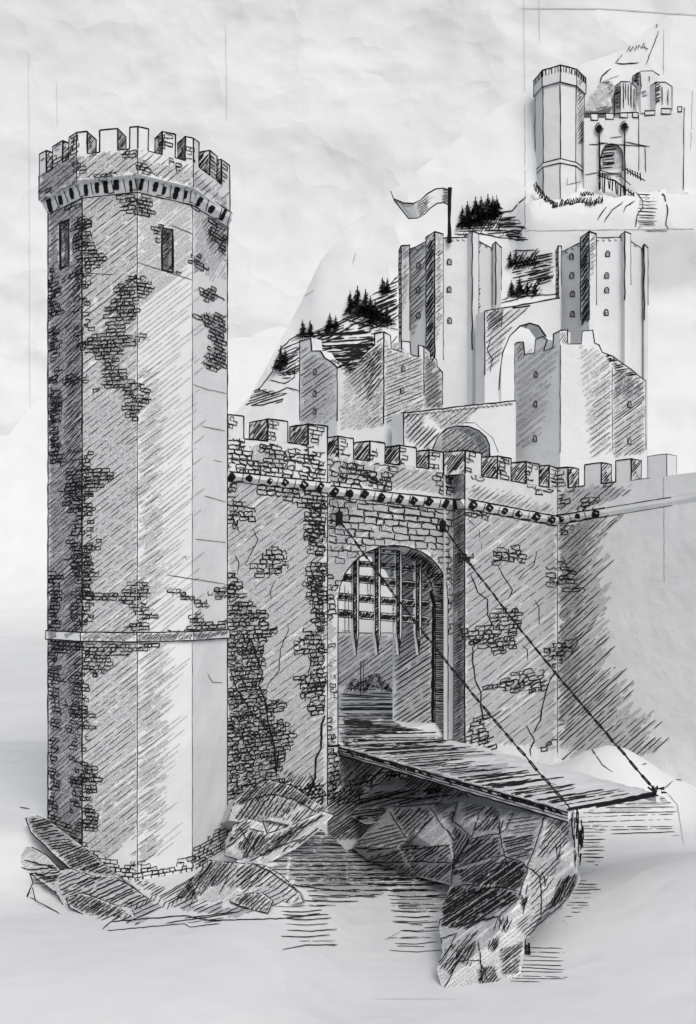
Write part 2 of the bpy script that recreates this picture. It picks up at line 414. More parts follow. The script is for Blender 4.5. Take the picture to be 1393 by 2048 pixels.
H([(560, 745), (600, 740), (598, 752), (560, 760)], 6, 6, 2.2, INK, brk=.2)
H([(560, 700), (600, 672), (602, 700), (575, 730)], 25, 6, 2.2, INK, brk=.4)
H([(610, 675), (690, 655), (752, 668), (748, 715), (690, 738), (655, 718), (625, 690)], 3, 6.5, 3.2, INK, brk=.5, trim=10)
H([(690, 660), (750, 645), (780, 652), (760, 668), (700, 672)], 12, 5, 2.6, INK, brk=.4)
H([(680, 640), (720, 625), (790, 640), (795, 660), (740, 655)], -15, 7, 2.6, INK, brk=.4)
H([(740, 600), (770, 588), (795, 590), (795, 612), (760, 622)], 20, 6, 3, INK, brk=.3)
H([(755, 590), (798, 552), (798, 585), (770, 600)], 25, 5, 2.6, INK, brk=.2)
H([(915, 468), (935, 440), (1000, 430), (1020, 440), (1045, 475), (985, 472)], 2, 6, 2.6, INK, brk=.5, trim=10)
H([(1000, 435), (1030, 430), (1048, 450), (1040, 485), (1010, 470)], 3, 7, 2.2, INK, brk=.2, zig=True)
H([(1030, 500), (1070, 498), (1075, 505), (1030, 508)], 2, 5, 3, INK)
H([(1020, 530), (1100, 505), (1105, 560), (1040, 568)], 12, 5.5, 3.0, INK, brk=.3, trim=7)
H([(1060, 530), (1110, 520), (1100, 570), (1060, 575)], 18, 6, 2.6, INK, brk=.2, trim=5)
H([(1020, 590), (1080, 578), (1085, 592), (1025, 596)], 4, 4, 2.6, INK)
for q, a in (([(560, 725), (600, 690), (600, 745), (565, 755)], 30), ([(610, 668), (690, 640), (700, 665), (640, 690)], 22), ([(690, 635), (790, 590), (795, 640), (760, 660), (700, 655)], 28), ([(690, 690), (752, 680), (750, 715), (690, 740)], 12),
             ([(925, 455), (1000, 430), (1010, 460), (930, 468)], 60), ([(1018, 512), (1080, 502), (1085, 535), (1020, 536)], 60), ([(1022, 570), (1080, 562), (1080, 592), (1022, 594)], 55), ([(1010, 440), (1050, 455), (1048, 480), (1015, 470)], -4), ([(640, 700), (740, 690), (700, 735), (660, 722)], 8)):
    H(q, a, 5.5, 2.8, INK, brk=.4, trim=9, wob=1.4)
# pencilled slope and track of the far castle's mountain
for q, ww in (([(1312, 57), (1318, 40), (1332, 35)], 2.2), ([(1278, 72), (1291, 63)], 1.8), ([(1318, 62), (1312, 80), (1292, 130)], 1.6), ([(1200, 168), (1204, 152), (1222, 138)], 2.4), ([(1228, 130), (1238, 118), (1232, 127), (1246, 129), (1278, 126)], 2.2),
          ([(1254, 104), (1262, 92)], 2), ([(1245, 110), (1240, 116)], 2), ([(1202, 165), (1240, 150)], 1.2), ([(1328, 58), (1327, 150)], 1.2), ([(1195, 440), (1213, 415)], 2), ([(1208, 445), (1225, 420), (1246, 405)], 2),
          ([(1248, 425), (1252, 414), (1270, 402)], 2), ([(1272, 385), (1285, 402), (1286, 415), (1275, 430), (1272, 455)], 1.8), ([(1315, 380), (1330, 392), (1336, 420), (1332, 450), (1338, 458)], 2.2), ([(1290, 462), (1335, 462)], 1.6),
          ([(1050, 462), (1390, 458)], 1.2), ([(1050, 200), (1051, 462)], 1.0), ([(1385, 180), (1382, 300)], 1.0), ([(1262, 315), (1290, 360), (1377, 388)], 1.4)): pen.stroke(q, ww, INK if ww > 1.5 else G2, .6)
pen.scrib([(1258, 98), (1292, 92)], 6, 9, 2.2); pen.stroke([(1285, 94), (1297, 98), (1290, 102)], 1.8)
H([(1275, 385), (1310, 380), (1312, 455), (1276, 455)], -2, 6, 1.6, INK, brk=.1)
H([(1275, 342), (1320, 350), (1340, 362), (1300, 372)], -8, 5, 2.4, INK, brk=.2, zig=True)
H([(1225, 345), (1265, 350), (1270, 385), (1250, 375)], 0, 4.5, 1.5, INK, brk=.2)
tag(mb.build('hill', hillm, smooth=True), kind='structure')

# ------------------------------------------------------------------ walls with merlons, used by all the crenellated work
def merlons(root, name, segs, zfun, t, mats, pens=None, dark=7, w=2.4, brick=None):
    """segs: list of lists of (wall, px0, px1); a corner merlon has two entries"""
    for seg in segs:
        out = []; inn = []
        for wv, a, b in seg:
            out += [wv.xy(a), wv.xy(b)]
        wa, wb = seg[0][0], seg[-1][0]
        if len(seg) == 2: out = [out[0], (out[1] + out[2]) / 2, out[3]]
        inn = [wb.xy(seg[-1][2]) + wb.n * t] + ([out[1] + (wa.n + wb.n).normalized() * t] if len(seg) == 2 else []) + [wa.xy(seg[0][1]) + wa.n * t]
        pxs = [proj((p.x, p.y, EZ))[0] for p in out]
        z0 = [zfun(p)[0] for p in pxs]; z1 = [zfun(p)[1] for p in pxs]
        k = len(inn); fp = out + inn; Z0 = z0 + z0[::-1]; Z1 = z1 + z1[::-1]
        mb = MB(); mb.prism(fp, Z0, Z1, bottom=False); pen = Pen(mb)
        hi = [Vector((p.x, p.y, z)) for p, z in zip(fp, Z1)]; lo = [Vector((p.x, p.y, z)) for p, z in zip(fp, Z0)]
        no = len(out); o3 = [Vector((*o, 0)) for o in out]
        mid = (out[0] + out[-1]) / 2
        for (i, j) in ((0, len(fp) - 1), (no - 1, no)):                  # the two side faces
            e = (fp[j] - fp[i]).normalized(); nn = Vector((-e.y, e.x))
            if nn.dot(fp[i] - mid) < 0: nn = -nn
            if nn.dot(fp[i]) < 0:
                q = [proj(p) for p in (lo[i], hi[i], hi[j], lo[j])]
                if dark: pen.hatch(q, 52, dark * .55, 2.4, INK, brk=.12, trim=1, step=9)  # shade of the side face drawn in heavy hatching
                mb.line([lo[j], hi[j], hi[i]], w)
        mb.line([hi[i] for i in range(no)], w); mb.line([lo[0], hi[0]], w); mb.line([lo[no - 1], hi[no - 1]], w)
        if no == 3: mb.line([lo[1], hi[1]], w)
        if brick and R(0, 1) < brick:
            q = [proj(p) for p in (lo[0], hi[0], hi[no - 1], lo[no - 1])]; s = R(.3, .8)
            pen.bricks([q[0], q[1], (lerp(q[1][0], q[2][0], s), q[2][1]), (lerp(q[0][0], q[3][0], s * R(.6, 1)), q[3][1])], 14, 8, 1.5, shade=0)
        mb.build(name, mats, root)
def corbels(root, pts, z0, z1, out, mats, gap, name='corbel_course', lw=2.7):
    """a plain band; ink strokes paint corbel stones and the shade in their gaps, along plan points (listed left to right)"""
    mb = MB()
    for k, (a, b) in enumerate(zip(pts, pts[1:])):
        d = (b - a).normalized(); n = Vector((-d.y, d.x))
        if n.dot(a + b) > 0: n = -n
        A, B = a + n * out, b + n * out
        za0, zb0 = z0[k], z0[k + 1]; za1, zb1 = z1[k], z1[k + 1]
        c = [Vector((*a, za0)), Vector((*b, zb0)), Vector((*B, lerp(zb0, zb1, .5))), Vector((*A, lerp(za0, za1, .5)))]
        u = [Vector((*A, za1)), Vector((*B, zb1))]; ti = [Vector((*a, za1)), Vector((*b, zb1))]
        mb.poly(c); mb.poly([c[3], c[2], u[1], u[0]]); mb.poly([u[0], u[1], ti[1], ti[0]])
        mb.poly([c[0], c[3], u[0], ti[0]]); mb.poly([c[1], ti[1], u[1], c[2]])
    base = MB(); base.v = list(mb.v); base.f = list(mb.f); base.m = list(mb.m); pen = Pen(mb)
    for k, (a, b) in enumerate(zip(pts, pts[1:])):
        d = (b - a).normalized(); n = Vector((-d.y, d.x))
        if n.dot(a + b) > 0: n = -n
        A, B = a + n * out, b + n * out
        t0 = [Vector((*A, z1[k])), Vector((*B, z1[k + 1]))]; b0 = [Vector((*a, z0[k])), Vector((*b, z0[k + 1]))]
        mb.line(t0, lw); mb.line(b0, lw)
        if not gap: continue
        q = [proj(p) for p in (t0[0], t0[1], b0[0], b0[1])]; L = abs(q[1][0] - q[0][0]); m = max(1, int(L / gap))
        for i in range(m):
            t = (i + R(.3, .6)) / m; hw = R(.18, .32) / m
            T = lambda s, v: (lerp(lerp(q[0][0], q[1][0], s), lerp(q[2][0], q[3][0], s), v), lerp(lerp(q[0][1], q[1][1], s), lerp(q[2][1], q[3][1], s), v))
            wpx = max(2.5, hw * L * 1.5)
            pen.stroke([T(t, R(.05, .3)), T(t - hw * .3, .5), T(t - hw * .5, R(.7, .98))], wpx, INK, .4, 3, .2)
            pen.stroke([T(t + hw * 2, .1), T(t + hw * 2.2, .9)], 1.6, INK, .4, 4)
            if R(0, 1) < .7: pen.stroke([T(t - hw, .85), T(t - hw * 3, .9)], 2, INK, .4, 4)
    mb.build(name, mats, root)

# ------------------------------------------------------------------ the round corner tower
TP = [(97, 28.9), (165, 27.7), (275, 27.3), (385, 28.2), (455, 29.9)]
TB = [Vector((-4.0, 32.2)), Vector((-5.4, 33.2)), Vector((-7.3, 32.8)), Vector((-8.6, 31.2))]
fp = [X(*p) for p in TP] + TB
root = thing('corner_tower', 'tall many-sided stone tower with flaking plaster, two arrow slits and a battlemented top', 'tower', (-6.2, 30, 0))
mb = MB(); n = len(fp); ZT = 20.1
slits = {0: ((121, 139), (447, 538)), 2: ((324, 346), (455, 540))}
frames = []
for i in range(n):
    a, b = fp[i], fp[(i + 1) % n]
    if i in slits:
        (xa, xb), (ya, yb) = slits[i]; wv = Wall(a, b); A, B = wv.xy(xa), wv.xy(xb)
        zt, zb = EZ + (CY - ya) / F * A.y, EZ + (CY - yb) / F * A.y
        q = lambda p, z: Vector((p.x, p.y, z))
        mb.poly([q(a, 0), q(A, 0), q(A, ZT), q(a, ZT)]); mb.poly([q(B, 0), q(b, 0), q(b, ZT), q(B, ZT)])
        mb.poly([q(A, 0), q(B, 0), q(B, zb), q(A, zb)]); mb.poly([q(A, zt), q(B, zt), q(B, ZT), q(A, ZT)])
        frames.append((wv, A, B, zb, zt))
    else: mb.poly([Vector((*a, 0)), Vector((*b, 0)), Vector((*b, ZT)), Vector((*a, ZT))])
pen = Pen(mb); H = pen.hatch; T = pen.tone; Bk = pen.bricks
f0 = [(97, 410), (165, 385), (165, 1690), (100, 1640)]
T(f0, G2, 42, 7, .72); T(f0, G1, 42, 5)  # tower's left facet: pencil tone and hatching paint its shaded side
H(f0, 42, 8, 1.5, INK, brk=.9, trim=2); H([(135, 560), (165, 500), (165, 1000), (130, 1000)], 48, 6, 1.8, INK, brk=.5)
H([(125, 1150), (165, 1100), (165, 1460), (140, 1420)], 40, 6, 1.8, INK, brk=.5); H([(140, 600), (165, 560), (165, 1300), (145, 1300)], 40, 8, 4.5, G2)
for q in ([(165, 400), (275, 380), (275, 1270), (165, 1270)], [(165, 1280), (275, 1285), (275, 1660), (215, 1720), (165, 1690)]):
    T(q, G1, 38, 6.5, .85, 2); H(q, 38, 11, 1.3, INK, brk=.95, trim=3)
T([(165, 870), (275, 800), (275, 1000), (165, 1150)], G1, 35, 5, 1)
T([(275, 385), (385, 400), (385, 520), (340, 560), (275, 620)], G1, 38, 7, .8)
for q in ([(275, 750), (315, 730), (330, 1100), (325, 1200), (275, 1260)], [(275, 1300), (330, 1290), (320, 1700), (280, 1740)]):
    T(q, G1, 36, 10, .62, 26); H(q, 36, 12, 1.2, INK, brk=.9, trim=22)
T([(277, 520), (383, 480), (383, 1250), (277, 1262)], G1, 38, 9, .3, 40); T([(277, 1300), (350, 1290), (340, 1700), (290, 1730)], G1, 38, 9, .25, 40); T([(387, 410), (453, 440), (453, 560), (420, 560), (395, 520)], G1, 60, 6, .8)
H([(400, 440), (453, 440), (453, 530), (420, 500)], 50, 6, 1.6, INK, brk=.4)
for q, k in (([(97, 540), (122, 560), (122, 600), (118, 628), (97, 620)], 1), ([(97, 660), (120, 665), (120, 700), (112, 712), (97, 715)], 1.6), ([(97, 775), (115, 790), (128, 800), (125, 830), (112, 860), (98, 880)], 1.2),
            ([(97, 870), (115, 880), (125, 920), (140, 945), (120, 930), (97, 925)], 1), ([(97, 1140), (124, 1145), (120, 1250), (112, 1265), (100, 1260)], 1), ([(100, 1280), (150, 1285), (160, 1300), (110, 1310), (118, 1340), (140, 1360), (120, 1370), (100, 1345)], 1),
            ([(165, 430), (178, 440), (175, 480), (190, 495), (210, 520), (205, 540), (180, 530), (165, 505), (150, 500), (150, 450)], 1.2), ([(140, 390), (168, 380), (168, 420), (130, 415)], .8), ([(145, 545), (185, 560), (180, 578), (148, 570)], .8),
            ([(235, 575), (250, 560), (280, 545), (298, 565), (305, 590), (280, 600), (275, 640), (250, 650), (250, 670), (285, 665), (298, 680), (270, 685), (245, 700), (235, 720), (245, 745), (275, 770), (295, 785), (290, 805), (270, 840), (250, 830), (262, 800), (245, 780), (210, 770), (195, 785), (205, 760), (208, 730), (185, 705), (150, 695), (145, 685), (175, 682), (205, 665), (220, 640), (212, 630), (220, 600)], 1.3),
            ([(130, 750), (165, 750), (175, 762), (140, 775)], .8), ([(125, 945), (165, 935), (200, 935), (235, 945), (225, 960), (205, 975), (180, 985), (165, 1000), (190, 1020), (170, 1030), (140, 1025), (135, 1000), (122, 985), (140, 965)], 1.2),
            ([(140, 1075), (170, 1090), (205, 1075), (205, 1095), (175, 1110), (180, 1140), (198, 1145), (190, 1165), (180, 1190), (165, 1180), (150, 1140), (125, 1122), (145, 1105)], 1.3),
            ([(165, 1190), (250, 1185), (270, 1160), (290, 1160), (300, 1185), (285, 1195), (290, 1215), (310, 1220), (315, 1235), (290, 1240), (300, 1262), (250, 1265), (255, 1250), (275, 1245), (275, 1235), (262, 1210), (240, 1200), (165, 1202)], 1.2),
            ([(325, 1175), (350, 1175), (385, 1195), (410, 1200), (425, 1218), (400, 1215), (410, 1240), (440, 1250), (455, 1235), (455, 1262), (320, 1266), (365, 1258), (380, 1250), (378, 1232), (395, 1220), (390, 1205), (365, 1200), (350, 1188)], 1.1),
            ([(420, 1185), (455, 1165), (455, 1195), (430, 1195)], 1.4), ([(167, 1285), (275, 1285), (330, 1288), (275, 1305), (225, 1310), (215, 1350), (170, 1352)], 1.0), ([(100, 1282), (165, 1284), (165, 1300), (105, 1295)], 1.0),
            ([(165, 1410), (185, 1420), (200, 1435), (165, 1440)], 1), ([(120, 1400), (165, 1420), (165, 1440), (140, 1425)], .7), ([(120, 1440), (150, 1455), (170, 1475), (155, 1478), (130, 1455)], .8), ([(165, 1520), (195, 1535), (195, 1585), (160, 1590), (130, 1560), (165, 1545)], 1.2),
            ([(165, 1615), (195, 1625), (200, 1660), (160, 1660)], 1.1), ([(222, 385), (275, 390), (305, 392), (300, 430), (270, 435), (250, 420), (235, 400)], 1), ([(370, 400), (408, 418), (390, 420)], .7),
            ([(308, 452), (324, 452), (324, 490), (310, 480)], 1.6), ([(345, 540), (365, 545), (360, 552), (345, 550)], 1.6), ([(428, 435), (455, 440), (455, 510), (440, 500), (410, 480), (420, 460)], 1.6), ([(382, 510), (405, 505), (415, 540), (390, 545)], 1.6), ([(400, 580), (430, 575), (440, 600), (415, 605)], 2),
            ([(392, 630), (420, 625), (455, 630), (455, 720), (440, 745), (402, 730), (410, 710), (425, 690), (418, 660)], 1.6)):
    if k >= 1: T(q, G2, 40, 6, .45 * k, 2)
    Bk(q, 15, 7.5, 1.75, dark=.18 + .24 * (k - .8))
for q, sk in (([(97, 540), (119, 540), (117, 930), (97, 930)], .3), ([(98, 1140), (121, 1140), (119, 1640), (100, 1640)], .3), ([(150, 430), (180, 430), (182, 700), (152, 700)], .5), ([(148, 900), (184, 900), (186, 1260), (146, 1260)], .45), ([(150, 1290), (182, 1290), (184, 1670), (146, 1660)], .5)):
    Bk(q, 13, 7.5, 1.7, skip=sk, dark=.35)
base_band = [(97, 1615), (130, 1640), (165, 1680), (200, 1705), (250, 1740), (275, 1715), (300, 1735), (335, 1740), (370, 1715), (400, 1695), (430, 1660), (455, 1640), (455, 1690), (400, 1740), (340, 1785), (280, 1785), (220, 1750), (160, 1710), (100, 1660)]
Bk(base_band, 15, 8, 1.6, dark=.12); T([(100, 1640), (165, 1690), (240, 1750), (330, 1785), (280, 1790), (200, 1745)], G2, 30, 7, .8)
for q in ([(385, 768), (410, 778), (453, 787)], [(402, 852), (450, 862)], [(425, 920), (445, 924)], [(408, 992), (452, 1004)], [(390, 1078), (452, 1085)], [(334, 1150), (450, 1168)], [(415, 1346), (425, 1365), (445, 1365)], [(365, 1115), (370, 1112), (374, 1120)], [(275, 525), (385, 560)], [(340, 450), (385, 468)], [(160, 547), (230, 549)]): pen.stroke(q, 1.2, INK, .4)
for i in range(5):
    z = lambda y, d: EZ + (CY - y) / F * d
    mb.line([(*fp[i], ZT), (*fp[i], 6), (*fp[i], 1)], (3.4, 3.4, 1.5, 1.3, 2.6)[i])
mb.build('shaft', near, root)
for wv, A, B, zb, zt in frames:                                            # recessed arrow slits
    m2 = MB(); ia, ib = A + wv.n * .35, B + wv.n * .35
    q = lambda p, z: Vector((p.x, p.y, z))
    m2.poly([q(A, zb), q(ia, zb), q(ia, zt), q(A, zt)]); m2.poly([q(B, zb), q(B, zt), q(ib, zt), q(ib, zb)])
    m2.poly([q(A, zb), q(B, zb), q(ib, zb), q(ia, zb)]); m2.poly([q(A, zt), q(ia, zt), q(ib, zt), q(B, zt)]); m2.poly([q(ia, zb), q(ib, zb), q(ib, zt), q(ia, zt)])
    p2 = Pen(m2); pq = [proj(q(A, zb)), proj(q(A, zt)), proj(q(B, zt)), proj(q(B, zb))]
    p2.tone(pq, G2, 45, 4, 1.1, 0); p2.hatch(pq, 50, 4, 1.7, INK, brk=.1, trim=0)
    m2.line([q(A, zb), q(A, zt), q(B, zt), q(B, zb), q(A, zb)], 4.2)
    m2.build('arrow_slit', near, root)
PR = [X(79, 28.7), X(154, 27.3), X(276, 26.9), X(387, 27.8), X(460, 29.75)]; cen = Vector((-6.2, 30.2))
PB = [cen + (p - cen) * 1.06 for p in TB]
ZS, ZC = 21.05, 20.42
mb = MB(); mb.prism(PR + PB, 20.35, ZS); pen = Pen(mb); H = pen.hatch
H([(79, 330), (154, 300), (276, 300), (387, 330), (460, 380), (460, 420), (387, 385), (276, 350), (154, 365), (79, 405)], 40, 10, 1.5, INK, brk=.9)
pen.tone([(79, 330), (154, 300), (154, 365), (79, 405)], G2, 40, 7, .7, 2)
for q in ([(79, 330), (154, 300), (154, 365), (79, 405)], [(154, 305), (276, 300), (276, 352), (154, 365)], [(276, 315), (387, 340), (387, 380), (276, 350)], [(387, 345), (455, 400), (455, 420), (387, 385)]): pen.tone(q, G1, 40, 6, .9, 3)
for q in ([(140, 325), (175, 330), (172, 350), (150, 348)], [(190, 348), (230, 345), (235, 355), (190, 360)], [(278, 322), (300, 325), (295, 340), (320, 355), (280, 352)], [(340, 318), (372, 335), (360, 345), (345, 335)], [(82, 330), (110, 335), (90, 350)], [(84, 370), (110, 380), (85, 395)], [(240, 305), (276, 300), (276, 315), (250, 315)], [(170, 308), (200, 302), (180, 312)]): pen.bricks(q, 13, 7, 1.5)
for i in range(5): mb.line([(*PR[i], 20.35), (*PR[i], ZS)], (3.6, 2, 2, 2, 3)[i])
sill = [(93, 106), (126, 139), (175, 200), (236, 260), (297, 325), (351, 371), (398, 420), (434, 443)]
ring = [Wall(PR[i], PR[i + 1]) for i in range(4)]
pick = lambda px: ring[0] if px < 154 else ring[1] if px < 276 else ring[2] if px < 387 else ring[3]
for a, b in sill: mb.line([(*pick(a).xy(a), ZS), (*pick(a).xy(b), ZS)], 2.4)
mb.build('parapet', near, root)
r = ring
merlons(root, 'merlon', [[(r[0], 79.5, 93)], [(r[0], 106, 126)], [(r[0], 139, 154), (r[1], 154, 175)], [(r[1], 200, 236)], [(r[1], 260, 276), (r[2], 276, 297)], [(r[2], 325, 351)], [(r[2], 371, 387), (r[3], 387, 398)], [(r[3], 420, 434)], [(r[3], 443, 459.5)]],
        lambda px: (ZS, ZS + interp([(79, .62), (276, .58), (460, .75)], px)), .5, near, dark=7, w=3.0, brick=.7)
corbels(root, [X(*p) for p in TP], [20.02] * 5, [20.42] * 5, .17, near, 21)
SC = [p + (p - cen).normalized() * .07 for p in fp]                        # string course
mb = MB(); mb.prism(SC, 7.75, 8.0); pen = Pen(mb)
q = [(97, 1262), (165, 1265), (275, 1267), (385, 1267), (455, 1253), (455, 1266), (385, 1284), (275, 1287), (165, 1283), (97, 1280)]
pen.tone(q, G2, 25, 6, .9, 1); pen.hatch([(275, 1267), (385, 1268), (455, 1255), (455, 1266), (385, 1284), (275, 1287)], 50, 5, 1.5, INK, brk=.2)
for z in (7.75, 8.0): mb.line([(*p, z) for p in SC[:5]], 2.4)
for p in SC[:5]: mb.line([(*p, 7.75), (*p, 8.0)], 2)
mb.build('string_course', near, root)

# ------------------------------------------------------------------ curtain walls and the gate between them
def zpx(y, d): return EZ + (CY - y) / F * d
def wall_block(mb, wv, pa, pb, zb, zs, t, n=1):
    """straight wall from pixel column pa to pb, base zb, tops zs=(za, zb)"""
    a, b = wv.xy(pa), wv.xy(pb); mb.prism([a, b, b + wv.n * t, a + wv.n * t], zb, [zs[0], zs[1], zs[1], zs[0]])
LW = wl((455, 30), (655, 33.15)); GW = wl((652, 33.7), (908, 39.9)); RW = wl((930, 38.8), (1115, 48.1)); EW = wl((1115, 48.1), (1340, 44)); ed = lambda px: EW.xy(px).y
JW = Wall(GW.xy(908), RW.xy(930))
# left stretch
root = thing('curtain_wall', 'rubble curtain wall between the round corner tower and the gate arch', 'castle wall', (*LW.xy(550), 0), 'stretches of the curtain wall')
mb = MB(); wall_block(mb, LW, 440, 655, 0, (13.75, 13.95), 1.0)
pen = Pen(mb); H, T, B = pen.hatch, pen.tone, pen.rubble
W0 = [(457, 960), (650, 985), (650, 1560), (560, 1570), (457, 1600)]
T(W0, G1, 38, 6.5, .95); H(W0, 38, 13, 1.2, INK, brk=.95)
T([(500, 890), (580, 900), (560, 930), (500, 925)], G1, 35, 6); T([(570, 1000), (650, 980), (650, 1300), (600, 1250)], G1, 38, 8, .7)
T([(457, 1170), (500, 1220), (530, 1400), (580, 1500), (470, 1640)], G2, 38, 9, .5)
for q in ([(457, 870), (488, 878), (500, 920), (520, 930), (500, 945), (457, 942)], [(525, 890), (550, 880), (560, 905), (600, 890), (655, 905), (655, 975), (560, 955), (500, 945), (520, 915)],
          [(505, 962), (590, 972), (650, 985), (650, 1110), (630, 1110), (620, 1070), (600, 1055), (610, 1020), (585, 1005), (520, 990)], [(457, 962), (470, 970), (465, 1000), (500, 1010), (510, 1040), (470, 1045), (457, 1080)],
          [(540, 1095), (582, 1100), (570, 1130), (558, 1155), (500, 1160), (515, 1125)], [(605, 1160), (650, 1140), (650, 1240), (630, 1235), (640, 1200), (615, 1180)], [(585, 1295), (620, 1260), (650, 1245), (650, 1310), (590, 1308)],
          [(592, 1352), (650, 1358), (650, 1440), (630, 1430), (602, 1385)],
          [(457, 1145), (475, 1160), (500, 1210), (530, 1225), (555, 1265), (525, 1275), (530, 1330), (520, 1380), (545, 1400), (580, 1405), (550, 1430), (575, 1450), (590, 1475), (580, 1500), (555, 1540), (570, 1560), (600, 1575), (652, 1560), (650, 1620), (560, 1620), (457, 1670)]):
    big = q[0] == (457, 1145); B(q, 14 if big else 15, 8 if big else 9, w=2.1 if big else 1.9, dark=.34 if big else .16)
for q, ww in (([(507, 1058), (515, 1080), (505, 1100), (490, 1130)], 1.6), ([(465, 1030), (478, 1065)], 2), ([(470, 1110), (478, 1125), (474, 1145)], 2), ([(550, 1160), (540, 1185), (542, 1197)], 1.6), ([(627, 1190), (625, 1220), (645, 1247)], 1.4), ([(575, 1245), (577, 1260), (560, 1300), (558, 1340), (535, 1370), (533, 1378)], 1.6),
              ([(615, 1310), (622, 1325), (615, 1355)], 2), ([(500, 1275), (515, 1320), (525, 1345), (518, 1370), (530, 1400), (535, 1440), (550, 1500), (553, 1555)], 3), ([(460, 1340), (475, 1380), (500, 1420), (530, 1455), (545, 1475)], 2.4), ([(650, 1430), (643, 1450), (642, 1495), (632, 1515), (630, 1555), (618, 1590)], 4), ([(618, 1545), (625, 1560), (615, 1590)], 2)): pen.stroke(q, ww, INK, .9)
B([(612, 985), (651, 990), (651, 1440), (630, 1440), (618, 1250)], 14, 8.5, w=1.9, skip=.25, dark=.3); H([(560, 1540), (652, 1560), (652, 1620), (600, 1610)], 50, 6, 2, INK, brk=.3)
za = lambda px: lerp(13.75, 13.95, (px - 440) / 215)
mb.line([LW.at(655, 890), LW.at(655, 1610)], 2.4)
for a, b in ((488, 536), (576, 617)): mb.line([(*LW.xy(a), za(a)), (*LW.xy(b), za(b))], 2.6)
mb.build('wall', near, root)
merlons(root, 'merlon', [[(LW, 456, 488)], [(LW, 536, 576)], [(LW, 617, 655)]], lambda px: (za(px), za(px) + .68), .85, near, w=3, brick=1)
corbels(root, [LW.xy(452), LW.xy(655)], [zpx(962, 30), zpx(986, 33.1)], [zpx(944, 30), zpx(966, 33.1)], .16, near, 31)

# the gate
groot = thing('gatehouse', 'gate wall of rough squared stones pierced by one tall round arch', 'gatehouse', (*GW.xy(780), 0))
ARCH = [(676, 1491), (676, 1200), (680, 1172), (690, 1147), (707, 1124), (730, 1106), (756, 1095), (788, 1090), (818, 1094), (845, 1105), (868, 1121), (884, 1143), (893, 1168), (896, 1200), (896, 1479)]
sl, sr = 13.72, 13.95
def gsill(px): return lerp(sl, sr, (px - 652) / 256)
mb = MB(); IN = Vector((*GW.n, 0)) * 2.7
tl, tr = Vector((*GW.xy(652), sl)), Vector((*GW.xy(908), sr))
mb.slab([GW.at(652, 1492.4)] + [GW.at(*p) for p in ARCH] + [GW.at(908, 1478.2), tr, tl], IN)
a, b = GW.at(652, 1492.4), GW.at(908, 1478.2)
mb.slab([Vector((a.x, a.y, .2)), Vector((b.x, b.y, .2)), b - Vector((0, 0, .05)), a - Vector((0, 0, .05))], IN * .03)
pen = Pen(mb); H, T, B = pen.hatch, pen.tone, pen.rubble
top = [(652, 985), (907, 1015), (907, 1250), (898, 1200), (893, 1160), (868, 1115), (788, 1084), (730, 1100), (700, 1125), (676, 1180), (676, 1300), (652, 1300)]
T(top, G1, 38, 7, .9); T([(652, 985), (720, 990), (700, 1040), (652, 1060)], G2, 38, 8, .7); T([(780, 1000), (905, 1015), (905, 1060), (820, 1050)], G1, 38, 6)
B([(653, 985), (907, 1014), (907, 1140), (895, 1150), (868, 1115), (820, 1088), (760, 1086), (720, 1104), (680, 1100), (653, 1080)], 24, 13.5, w=1.8, dark=.12, skip=.03)
B([(653, 1080), (705, 1105), (690, 1140), (660, 1120)], 20, 12, w=1.5, skip=.35); B([(655, 1150), (680, 1160), (674, 1240), (660, 1240)], 14, 10, skip=.3); B([(880, 1140), (907, 1130), (907, 1290), (899, 1280)], 14, 10, w=1.5)
B([(660, 1280), (676, 1280), (676, 1400), (664, 1400)], 12, 9, w=1.4, skip=.3); B([(653, 1440), (676, 1440), (676, 1490), (653, 1490)], 12, 8, skip=.2)
T([(652, 1300), (676, 1300), (676, 1490), (652, 1490)], G1, 38, 6, .8)
B([(655, 920), (690, 920), (730, 925), (760, 945), (770, 965), (720, 975), (655, 965)], 16, 10, w=2); B([(740, 915), (765, 915), (790, 940), (755, 940)], 15, 9, w=2); B([(725, 945), (790, 950), (780, 985), (740, 975)], 15, 9); B([(860, 950), (905, 930), (905, 995), (880, 990)], 15, 9)
T([(655, 905), (770, 915), (900, 950), (900, 990), (655, 960)], G1, 38, 6.5, .9); H([(760, 925), (860, 940), (860, 985), (790, 975)], 35, 10, 1.3, INK, brk=.9)
# right reveal of the arch: coursed voussoir edges, dark groove, hatched passage wall
for i in range(88):
    y = 1150 + i * 3.75; pen.stroke([(869 + R(-1, 1), y - 2 + R(-1, 1)), (894 + R(-2, 1), y + R(-1, 1))], R(1.3, 2.6), INK, .4, 6)
for q in ([(824, 1098), (815, 1110)], [(836, 1103), (826, 1118)], [(848, 1110), (838, 1126)], [(860, 1118), (848, 1136)], [(870, 1128), (856, 1146)], [(880, 1142), (864, 1158)]):
    for k in range(3): pen.stroke([(q[0][0] + k * 4, q[0][1] + k * 3), (q[1][0] + k * 4 - 3, q[1][1] + k * 4)], 3, INK, .8, 5)
T([(866, 1160), (896, 1180), (896, 1478), (868, 1470)], G1, 38, 6, .9)
pen.stroke([(866, 1472), (867, 1300), (868, 1210), (862, 1180)], 6, INK, .8); pen.stroke([(871, 1472), (872, 1210), (864, 1165), (845, 1140)], 2, INK, .5)
T([(790, 1200), (864, 1200), (864, 1468), (792, 1452)], G1, 38, 8, .8); H([(790, 1245), (864, 1240), (864, 1468), (792, 1450)], 34, 8.5, 2.2, INK, brk=.25, trim=2)
